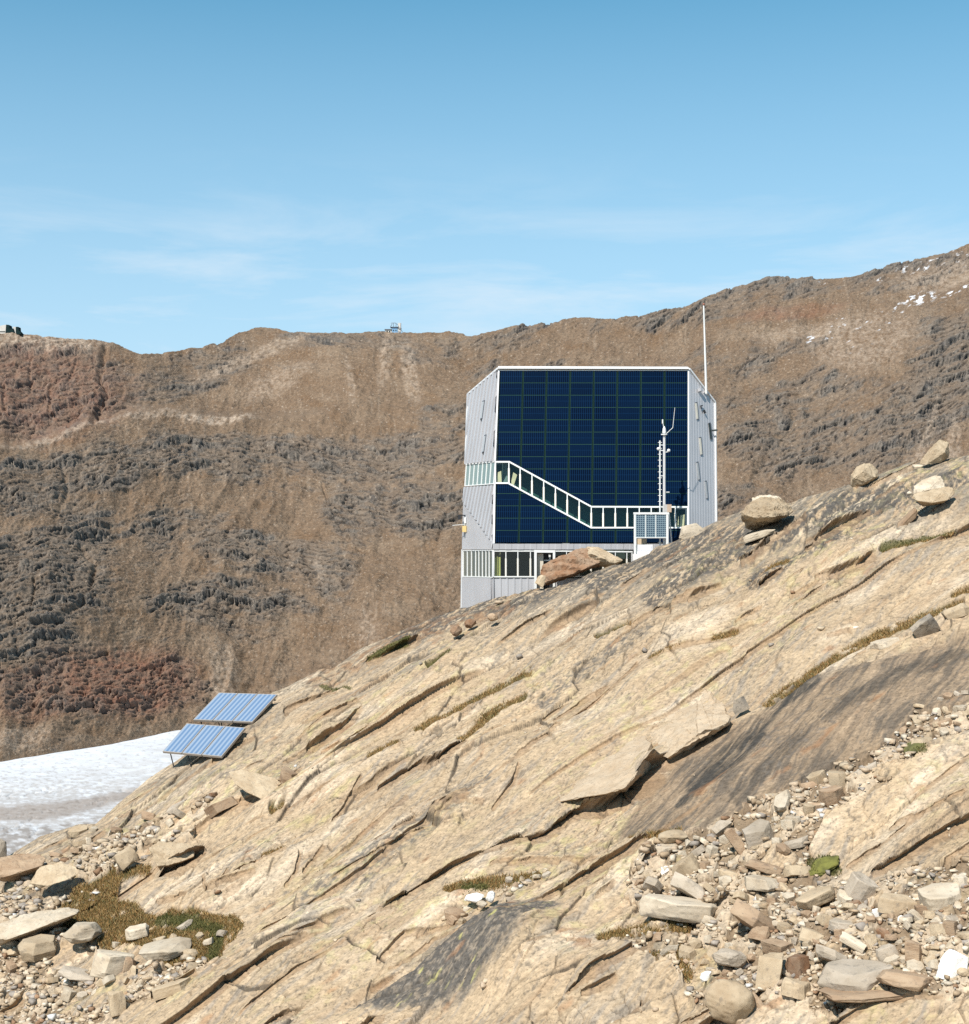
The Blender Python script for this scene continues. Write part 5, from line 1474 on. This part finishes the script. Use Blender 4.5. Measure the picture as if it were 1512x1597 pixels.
HR([(1425, 771, 0), (1426, 758, .3), (1440, 748, .5), (1460, 741, .6), (1468, 743, .5), (1473, 754, .3), (1475, 760, 0), (1450, 764, -.7), (1432, 768, -.6), (1455, 770, 0)], "pale", "upper pale block of the stacked pair at the right edge of the ridge", seed=41, dY=-.5, rough=1.3)
HR([(1424, 778, 0), (1425, 770, .2), (1450, 765, .4), (1478, 758, .5), (1487, 762, .4), (1489, 770, .2), (1478, 780, -.5), (1455, 784, -.9), (1432, 781, -.8), (1440, 790, .3), (1470, 786, .4)], "cream", "lower wide cream block of the stacked pair at the right edge of the ridge", seed=42, dY=-.8)
HR([(232, 1322, 0), (248, 1312, .4), (275, 1314, .6), (302, 1318, .5), (305, 1328, .3), (302, 1336, -.3), (285, 1343, -.6), (262, 1350, -.6), (245, 1352, -.4), (250, 1330, -.3), (252, 1358, 1.3), (285, 1353, 1.5), (300, 1345, 1.5)], "cream", "square cream slab jutting over a black gap at the lower left", seed=91, dY=-.3)
HR([(0, 1350, 0), (5, 1336, .4), (30, 1331, .8), (55, 1332, .8), (72, 1338, .5), (66, 1350, -.4), (40, 1358, -.9), (10, 1367, -.9), (-10, 1372, -.5), (-12, 1340, .3), (8, 1377, 0), (45, 1370, .4), (64, 1360, .5)], "tan", "large brown topped boulder with a shaded front at the left edge", seed=95, layer=.8)
HR([(45, 1378, 0), (62, 1352, .6), (90, 1345, .9), (118, 1352, .8), (124, 1362, .3), (105, 1372, -.5), (75, 1382, -.6), (60, 1386, 0)], "cream", "rounded cream slab right of the large brown topped boulder", seed=94)
HR([(-15, 1462, 0), (-10, 1445, .3), (30, 1428, .7), (70, 1418, .9), (105, 1414, 1.0), (124, 1420, .8), (118, 1426, -.2), (85, 1438, -.8), (50, 1452, -.9), (10, 1466, -.8), (0, 1474, 1.0), (70, 1456, 1.9), (110, 1436, 1.9)], "pale", "long pale slab with a dark undercut at the left edge", seed=97, rough=.8)
HR([(357, 1204, .5), (372, 1200, .8), (400, 1206, .9), (430, 1214, .8), (446, 1225, .5), (442, 1232, 0), (425, 1240, -.6), (410, 1247, -.8), (385, 1236, -.7), (366, 1222, -.3), (412, 1252, .9), (435, 1244, 1.2)], "cream", "large speckled flat slab tipped below the collector racks", seed=80, rough=.8)
B(1459, 709, 22, 10, "block", "pale", "small pale stone just right of the pointed skyline boulder")
B(1433, 729, 22, 9, "block", "pale", "small pale stone at the left foot of the pointed skyline boulder")
B(1183, 835, 62, 12, "slab", "pale", "thin pale slab below the rounded ridge boulder", 18)
B(1414, 810, 52, 13, "slab", "tan", "brown leaning slab below the stacked pair of blocks", 42, seed=43)
B(1078, 828, 52, 26, "wedge", "pale", "smooth pale boulder at the right foot of the hut", 18, seed=52, dY=1.0)
B(845, 905, 18, 20, "wedge", "cream", "small cream wedge under the left end of the rusty boulder", -30)
B(712, 984, 20, 18, "round", "rust", "orange lump on the ridge below the hut, leftmost of three", 0)
B(734, 972, 20, 16, "round", "rust", "middle orange lump on the ridge below the hut", 10)
B(769, 962, 18, 14, "round", "tan", "rightmost orange brown lump on the ridge below the hut", 10)
B(822, 984, 14, 12, "block", "white", "small white stone on the slope below the rusty boulder")
B(1015, 899, 8, 4, "round", "white", "tiny white pebble on the dark rock below the white plinth")
B(1443, 980, 40, 40, "block", "dark", "dark speckled upright boulder standing in the brown grass band", -50, seed=71)
B(1492, 955, 46, 22, "slab", "cream", "pale cracked slab right of the dark speckled boulder", 24)
B(1380, 1003, 52, 12, "slab", "pale", "pale flat slab lying in the brown grass band", 12)
B(1336, 980, 14, 6, "slab", "white", "little white flake on the smooth slab above the grass band")
B(1155, 1098, 34, 26, "wedge", "dark", "dark ridged block in the notch above the streaked slab", 20, seed=77)
B(452, 1212, 34, 22, "block", "tan", "brown block at the right end of the tipped flat slab", -20)
B(350, 1256, 60, 18, "slab", "tan", "brown layered slab below the tipped flat slab", 30)
B(208, 1318, 0, 0, "slab", "cream", "") if False else None
B(197, 1338, 44, 26, "slab", "cream", "tilted diamond shaped cream slab left of the jutting slab", 32, seed=93)
B(3, 1327, 18, 40, "round", "dark", "dark round boulder cut by the left edge of the picture", 0, seed=96)
B(130, 1452, 62, 34, "round", "pale", "domed pale boulder below the patch of brown grass", 6, seed=98)
B(60, 1478, 62, 30, "block", "cream", "cream block with a black shaded hollow at the lower left", 6, seed=99)
B(176, 1502, 80, 38, "block", "pale", "broad pale block with a brown triangular face at the lower left", -6, seed=102)
B(202, 1506, 28, 32, "wedge", "tan", "small brown triangular boulder at the lower left", 0, seed=103)
B(218, 1452, 54, 17, "slab", "pale", "pale oblong slab lying on the brown grass", 14)
B(262, 1478, 96, 20, "slab", "pale", "long whitish slab under the patch of brown grass", 14)
B(120, 1518, 66, 12, "slab", "grey", "grey split slab with dark cracks at the lower left", -16)
B(272, 1538, 78, 18, "slab", "cream", "cream slab above the dark diagonal gap near the lower left", 18)
B(183, 1565, 30, 38, "block", "cream", "upright cream block near the bottom left", 5)
B(740, 1400, 34, 13, "round", "white", "smooth white stone in the crevice at the middle of the slope", 8)
B(766, 1399, 15, 20, "round", "white", "upright white stone in the crevice at the middle of the slope", -20)
B(752, 1410, 18, 12, "round", "pale", "rounded pale stone in front of the upright white stone", -10)
B(720, 1430, 0, 0, "round", "pale", "") if False else None
# right hand scree: surveyed stones
B(1050, 1305, 50, 22, "round", "cream", "smooth flat topped cream boulder at the top of the right scree", 2, seed=111)
B(1038, 1322, 46, 11, "slab", "pale", "thin pale slab under the smooth flat topped boulder", 4)
B(1128, 1290, 26, 36, "wedge", "grey", "grey striped wedge beside the leaning brown slab", -50, seed=113)
B(1147, 1315, 24, 58, "block", "tan", "brown slab leaning upright in the scree", 38, seed=114)
B(1188, 1305, 62, 40, "block", "grey", "large grey white block right of the leaning brown slab", 22, seed=115)
B(1068, 1352, 52, 26, "slab", "cream", "cream slab tilted in the upper scree", 34)
B(1100, 1352, 20, 18, "block", "tan", "small brown cube in the upper scree")
B(1190, 1352, 62, 18, "slab", "tan", "rounded brown slab lying on a pale slab in the right scree", -14)
B(1186, 1377, 64, 22, "slab", "pale", "pale thick slab under the rounded brown slab", -4)
B(1078, 1385, 78, 24, "slab", "grey", "long grey brown slab sliding down beside the white slab", -32, seed=119)
B(1062, 1416, 150, 34, "slab", "pale", "broad white lichen spotted slab in the middle of the scree", -4, seed=120, depth=.6)
B(1175, 1432, 92, 30, "slab", "tan", "long brown slab pointing down to the right in the scree", -36)
B(1182, 1452, 40, 24, "wedge", "tan", "brown pointed stone below the long brown slab", -10)
B(1137, 1492, 56, 28, "round", "grey", "smooth grey egg shaped boulder near the bottom", -10, seed=125)
B(1211, 1477, 62, 24, "block", "tan", "brown rectangular block above the cream cube", 3)
B(1196, 1516, 60, 56, "block", "cream", "rounded cream cube of rock near the bottom", -4, seed=127)
B(1244, 1508, 40, 38, "block", "rust", "rust stained block right of the cream cube", 8, seed=128)
B(1138, 1556, 82, 74, "round", "cream", "large round tan boulder at the bottom, the biggest in the scree", -12, seed=129)
B(1180, 1562, 20, 34, "wedge", "tan", "small brown wedge squeezed right of the largest round boulder", 30)
B(1242, 1542, 56, 28, "slab", "cream", "thick cream slab in front of the rust stained block", -10)
B(1330, 1520, 124, 34, "slab", "grey", "wide smooth grey slab low in the scree", 3, seed=132)
B(1410, 1526, 96, 26, "slab", "tan", "brown striped slab right of the wide grey slab", -8, seed=133)
B(1345, 1545, 150, 14, "slab", "tan", "long thin pinkish slab overhanging a black gap at the bottom", 4, seed=134, depth=.6)
B(1487, 1508, 46, 46, "block", "white", "bright white quartz block at the bottom right", -12, seed=135)
B(1492, 1470, 20, 20, "block", "white", "smaller white quartz stone above the bright white block", 0)
B(1408, 1436, 18, 18, "round", "white", "round white stone in the dark gap under the yellowish slab", 0)
B(1366, 1426, 26, 24, "wedge", "white", "white pointed stone left of the yellowish slab", 0)
B(1396, 1410, 74, 26, "slab", "cream", "yellowish cream slab jutting over a shaded gap", -4, seed=139)
B(1330, 1442, 86, 20, "slab", "grey", "flat grey slab across the middle of the right scree", -2)
B(1292, 1436, 44, 18, "slab", "cream", "cream slab lying left of the flat grey slab", -18)
B(1331, 1471, 24, 42, "slab", "pale", "upright pale stone with parallel sides in the right scree", 65, seed=142)
B(1357, 1468, 24, 24, "block", "cream", "cream squarish stone right of the upright pale stone", 10)
B(1380, 1456, 22, 30, "wedge", "rust", "orange pointed stone right of the squarish cream stone", 40)
B(1310, 1460, 22, 24, "block", "tan", "brown block left of the upright pale stone", 5)
B(1268, 1462, 48, 22, "slab", "cream", "cream slab between the brown blocks in the scree", -20)
B(1300, 1492, 70, 20, "slab", "grey", "grey slab tilted down right above the wide smooth slab", -26)
B(1382, 1486, 42, 24, "slab", "grey", "grey slab right of centre in the scree", 20)
B(1426, 1484, 44, 34, "block", "tan", "brown block with a black shaded right side", -6, seed=149)
B(1484, 1450, 34, 28, "block", "tan", "brown block near the right edge of the scree")
B(1468, 1398, 84, 30, "slab", "pale", "pale speckled slab at the right edge above the scree", 10, seed=151)
B(1500, 1380, 30, 30, "block", "pale", "pale block cut by the right edge above the scree", 10)
B(1444, 1418, 40, 16, "slab", "tan", "brown flat stone right of the yellowish slab", 4)
B(1480, 1432, 50, 14, "slab", "grey", "long grey flat stone right of the brown flat stone", -4)
B(1340, 1385, 60, 40, "slab", "grey", "sloping pinkish grey slab above the scree", -30, seed=154)
B(1270, 1398, 74, 20, "slab", "cream", "cream slab above a dark crack at the top of the lower scree", 20)
B(1310, 1218, 42, 30, "block", "cream", "yellowish cube among the stones along the upper scree band", 0, seed=160)
B(1350, 1208, 44, 24, "block", "grey", "grey wedge shaped block at the upper end of the scree band", 30, seed=161)
B(1298, 1240, 46, 28, "block", "tan", "tan block below the yellowish cube", 14)
B(1276, 1215, 34, 22, "slab", "cream", "cream slab left of the yellowish cube", 24)
B(1436, 1160, 44, 20, "slab", "cream", "cream slab in the rubble on the right edge of the slope", 14)
B(1470, 1130, 50, 20, "slab", "tan", "brown slab in the rubble on the right edge of the slope", 20)
B(1500, 1110, 30, 22, "block", "pale", "pale block in the rubble cut by the right edge", 10)

# ---- scattered scree: individuals first, nearest named boulder gives each its description
anchors = [o for o in COL.objects if o.type == 'MESH' and o.get("category") == "boulder"]
apos = [((o.location.x / o.location.y) * F + CX, HY - o.location.z / o.location.y * F, o) for o in anchors]
AREAS = [
 ([(1000, 1340), (1130, 1285), (1240, 1225), (1300, 1200), (1370, 1190), (1300, 1250), (1240, 1310), (1270, 1400), (1420, 1440), (1520, 1400), (1520, 1500), (1440, 1540), (1290, 1540), (1215, 1545), (1060, 1500), (1010, 1470), (1100, 1440), (990, 1385)], 150),
 ([(1230, 1420), (1520, 1410), (1520, 1530), (1250, 1535)], 70),
 ([(1400, 1150), (1440, 1110), (1512, 1085), (1512, 1130), (1440, 1175)], 22),
 ([(0, 1470), (60, 1470), (100, 1490), (150, 1500), (250, 1510), (300, 1505), (300, 1530), (200, 1560), (110, 1560), (100, 1535), (0, 1530)], 48),
 ([(120, 1290), (200, 1270), (290, 1250), (340, 1240), (320, 1275), (230, 1310), (140, 1345), (60, 1330)], 24),
 ([(180, 1470), (300, 1440), (360, 1450), (300, 1490), (200, 1500)], 10),
 ([(690, 1425), (720, 1400), (770, 1385), (790, 1365), (860, 1345), (870, 1352), (800, 1385), (770, 1420), (720, 1440)], 18),
 ([(0, 1555), (60, 1560), (60, 1597), (0, 1597)], 8),
]
protos = {}
for kind in ("slab", "block", "round", "wedge"):
    for s in range(5):
        me = rock_mesh("stone", 300 + s * 11, kind, 1 if kind != "round" else 1); set_smooth(me, 20)
        for tn_ in ("pale", "cream", "tan", "grey", "rust", "white"):
            m2 = me.copy(); m2.materials.append(TONES[tn_]); protos[(kind, s, tn_)] = m2
        bpy.data.meshes.remove(me)
words = {"slab": "flat slab shaped", "block": "blocky angular", "round": "rounded", "wedge": "pointed wedge shaped"}
basez = {"slab": .30, "block": .8, "round": .75, "wedge": .75}
def pip(x, y, poly):
    r = False
    for i in range(len(poly)):
        x1, y1 = poly[i]; x2, y2 = poly[(i + 1) % len(poly)]
        if (y1 > y) != (y2 > y) and x < (x2 - x1) * (y - y1) / (y2 - y1) + x1: r = not r
    return r
cands = []
used_lab = {}
n_st = 0
for poly, num in AREAS:
    bx0, bx1 = min(p[0] for p in poly), max(p[0] for p in poly); by0, by1 = min(p[1] for p in poly), max(p[1] for p in poly)
    k = 0; tries = 0
    while k < num and tries < num * 60:
        tries += 1
        x = rng.uniform(bx0, bx1); y = rng.uniform(by0, by1)
        if not pip(x, y, poly): continue
        t_ = tries / (num * 60.0)
        w = max(13, (19 + 34 * rng.random() ** 2.0) * (1 - .5 * t_)) * (1.0 if (x > 900 and y > 1250) else .72)
        kind = rng.choices(("slab", "block", "round", "wedge"), (7, 2.2, .5, 2))[0]
        h = w * {"slab": .38, "block": .66, "round": .7, "wedge": .7}[kind] * rng.uniform(.8, 1.15)
        if any(((x - a) / (w * .42 + c)) ** 2 + ((y - b) / (h * .42 + d)) ** 2 < .8 for a, b, c, d in placed): continue
        placed.append((x, y, w * .42, h * .42))
        g = ground(x, y)
        tone = rng.choices(("pale", "cream", "tan", "grey", "rust", "white"), (8, 7, 3.2, 2, .5, .3))[0]
        o = bpy.data.objects.new("stone", protos[(kind, rng.randrange(5), tone)])
        COL.objects.link(o)
        s_ = w * g.y / F
        o.scale = (s_, s_ * rng.uniform(.7, 1.1), h * g.y / F / basez[kind])
        o.location = g + Vector((0, 0, h * g.y / F * .18))
        o.rotation_euler = (math.radians(rng.gauss(4, 14)), math.radians(rng.gauss(-8, 20)), rng.uniform(0, 6.28))
        d_, ax_, ay_, an = min((math.hypot(x - a, y - b), a, b, ob) for a, b, ob in [(a, b, ob) for a, b, ob in apos] for _ in (0,)) if False else min(((math.hypot(x - a, y - b), i) for i, (a, b, ob) in enumerate(apos))) + (0, 0)
        an = apos[ax_][2]; dx = x - apos[ax_][0]; dy = y - apos[ax_][1]
        side = ("right of" if dx > 0 else "left of") if abs(dx) > abs(dy) * 1.3 else ("above" if dy < 0 else "below")
        sz = "large" if w > 24 else "medium" if w > 16 else "small"
        cands.append((o, sz, tone, kind, side, an["label"], math.hypot(dx, dy)))
        k += 1; n_st += 1
print("scree stones", n_st)
def short(lab):
    ws = lab.split()
    return " ".join(ws[:6]) if len(ws) > 6 else lab
ordw = ["", "second ", "third ", "fourth ", "fifth ", "sixth ", "seventh ", "eighth ", "ninth "]
cands.sort(key=lambda c: c[6])
for o, sz, tone, kind, side, al, dd in cands:
    key = (sz, tone, kind, side, al)
    used_lab[key] = used_lab.get(key, 0) + 1
    al2 = al.split()
    cutw = [i for i, w_ in enumerate(al2) if w_ in ("on", "in", "below", "above", "beside", "near", "at", "of", "right", "left", "under", "jutting", "lying", "with", "among", "between", "across", "pointing", "sliding", "squeezed", "leaning", "tipped", "tilted", "overhanging", "cut", "standing", "low", "over", "forming", "along") and i >= 3]
    al3 = " ".join(al2[:cutw[0]] if cutw else al2[:7])
    o["label"] = f"{ordw[min(used_lab[key] - 1, 8)]}{sz} {tone} {words[kind].replace(' shaped', '')} stone {side} the {al3}"
    o["category"] = "stone"; o["group"] = "loose stones of the scree"

# ---- gravel: everything too small to count
def low_rock(seed):
    r = random.Random(seed); bm = bmesh.new()
    m_ = r.choice((3, 4, 4, 5)); off = r.uniform(0, 6)
    for i in range(m_):
        a_ = off + (i + r.uniform(-.3, .3)) * 6.283 / m_; rr = .5 * r.uniform(.6, 1)
        for sg in (-1, 1):
            bm.verts.new((math.cos(a_) * rr * r.uniform(.8, 1), math.sin(a_) * rr * .8, sg * .5 * r.uniform(.28, .5)))
    h = bmesh.ops.convex_hull(bm, input=bm.verts[:])
    junk = [e for e in set(h["geom_interior"] + h["geom_unused"]) if isinstance(e, bmesh.types.BMVert)]
    if junk: bmesh.ops.delete(bm, geom=junk, context='VERTS')
    bm.verts.index_update()
    vs = np.array([v.co[:] for v in bm.verts]); fs = np.array([[v.index for v in f.verts] for f in bm.faces]); bm.free()
    return vs, fs
LR = [low_rock(900 + i) for i in range(24)]
nrg = np.random.default_rng(5)
fm = np.zeros(gx.shape, bool)
fm[NB:NB + NR] = True
inview = fm & (gx > -200) & (gx < 1900) & (gyr > 700) & (gyr < 1640)
wgt = (scree * .9 + .04 * ss(.2, .6, fbm(X / 4, Y / 4, 3, 801)) + .5 * strip([(690, 1430), (770, 1395), (850, 1348)], 9)) * (1 - .8 * GRASS) * inview
pr = (wgt / wgt.sum()).ravel()
pick = nrg.choice(pr.size, 6500, p=pr)
V_, F_, C_ = [], [], []
vo = 0
pal = np.array([(.56, .48, .37), (.48, .38, .265), (.36, .265, .17), (.32, .275, .23), (.43, .33, .23), (.28, .17, .10), (.62, .60, .56)])
palw = np.array([4, 6, 5, 3, 5, .8, .25]); palw /= palw.sum()
SXr, SYr, SZr = SX.ravel(), SY.ravel(), SZ.ravel(); ysr = Yp.ravel()
for id_ in pick:
    vs, fs = LR[nrg.integers(24)]
    s_ = (6.5 + 21 * nrg.random() ** 2.2) * ysr[id_] / F
    a = nrg.random() * 6.28; ca, sa = math.cos(a), math.sin(a)
    q = vs * s_ * np.array((1, nrg.uniform(.45, 1), nrg.uniform(.3, .8)))
    tl_ = nrg.normal(0, .5); q = np.stack([q[:, 0], q[:, 1] * math.cos(tl_) - q[:, 2] * math.sin(tl_), q[:, 1] * math.sin(tl_) + q[:, 2] * math.cos(tl_)], 1)
    q = np.stack([q[:, 0] * ca - q[:, 1] * sa, q[:, 0] * sa + q[:, 1] * ca, q[:, 2]], 1) + np.array((SXr[id_], SYr[id_], SZr[id_] + s_ * .12))
    V_.append(q); F_.append(fs + vo); vo += len(vs)
    C_.append(np.tile(pal[nrg.choice(7, p=palw)] * nrg.uniform(.8, 1.15), (len(vs), 1)))
def soup(name, V, Fc, Cc, m):
    V = np.concatenate(V).astype(np.float32); Fc = np.concatenate(Fc).astype(np.int32); Cc = np.concatenate(Cc)
    me = bpy.data.meshes.new(name)
    me.vertices.add(len(V)); me.vertices.foreach_set("co", V.ravel())
    me.loops.add(Fc.size); me.loops.foreach_set("vertex_index", Fc.ravel())
    me.polygons.add(len(Fc)); k = Fc.shape[1]
    me.polygons.foreach_set("loop_start", np.arange(0, Fc.size, k, dtype=np.int32)); me.polygons.foreach_set("loop_total", np.full(len(Fc), k, np.int32))
    me.update(calc_edges=True)
    a = me.color_attributes.new("tone", 'FLOAT_COLOR', 'POINT'); c = np.ones((len(V), 4), np.float32); c[:, :3] = Cc; a.data.foreach_set("color", c.ravel())
    me.materials.append(m)
    o = bpy.data.objects.new(name, me); COL.objects.link(o); return o
M_GRAV = rock_material("gravel stones", fine=9, amp=.25, bump=.3, bdist=.02)
gv = soup("gravel", V_, F_, C_, M_GRAV)
tag(gv, "small broken gravel filling the scree between the stones", "gravel", kind="stuff")

# ---- alpine grass tufts
def tufts(name, mask, count, hmin, hmax, cols_, label, seed):
    r = np.random.default_rng(seed)
    w = (mask > .35) * mask * inview
    p = (w / w.sum()).ravel(); id_ = r.choice(p.size, count, p=p)
    jx = r.normal(0, .05, count); jy = r.normal(0, .12, count)
    bx = SXr[id_] + jx; by = SYr[id_] + jy; bz = SZr[id_] + jx * BX + jy * CY
    h = r.uniform(hmin, hmax, count); a = r.uniform(0, 6.28, count); wd = r.uniform(.012, .035, count)
    lx = r.normal(-.05, .5, count) * h; ly = r.normal(0, .5, count) * h
    v0 = np.stack([bx - np.cos(a) * wd, by - np.sin(a) * wd, bz - .02], 1); v1 = np.stack([bx + np.cos(a) * wd, by + np.sin(a) * wd, bz - .02], 1)
    v2 = np.stack([bx + lx, by + ly, bz + h], 1)
    V = np.stack([v0, v1, v2], 1).reshape(-1, 3); Fc = np.arange(count * 3).reshape(-1, 3)
    pc = np.array(cols_)[r.integers(0, len(cols_), count)] * r.uniform(.7, 1.25, (count, 1)); Cc = np.repeat(pc, 3, 0)
    m = rock_material(name, fine=3, amp=.1, bump=0)
    m.node_tree.nodes["Principled BSDF"].inputs["Roughness"].default_value = .7
    o = soup(name, [V], [Fc], [Cc], m); tag(o, label, "grass", kind="stuff"); return o
tufts("dry_grass", GRASS * (1 - GREEN), 60000, .05, .17, [(.30, .18, .065), (.24, .125, .04), (.36, .245, .11), (.18, .12, .04), (.15, .13, .05)], "ochre and brown alpine grass growing in the hollows and joints of the slope", 3)
tufts("green_cushion_plants", GREEN, 9000, .04, .12, [(.09, .09, .025), (.13, .115, .035), (.06, .065, .02)], "low green cushion plants in the joints of the slope", 4)
# moss cushions
for px, py, w, h, lab in [(1284, 1350, 46, 24, "bright yellow green moss cushion beside a crack above the lower scree"), (1428, 1181, 38, 20, "flat olive moss cushion near the right edge below the rubble")]:
    g = ground(px, py)
    bm = bmesh.new(); bmesh.ops.create_icosphere(bm, subdivisions=4, radius=.5)
    for v in bm.verts:
        d = mnoise.noise(v.co * 3 + Vector((px, 0, 0))) * .30 + mnoise.noise(v.co * 8) * .12
        v.co *= 1 + d
        v.co = Vector((v.co.x * w * g.y / F, v.co.y * w * g.y / F * .9, v.co.z * h * g.y / F * .55))
        v.co.z += v.co.x * BX * 1.0 + v.co.y * CY * 1.0
        v.co += g
    mo = obj("moss_cushion", bm, mat("moss " + str(px), (.13, .125, .025) if px < 1400 else (.10, .095, .03), .95, var=.4, vscale=3, bump=.6, bscale=14), None, smooth=True)
    tag(mo, lab, "moss")
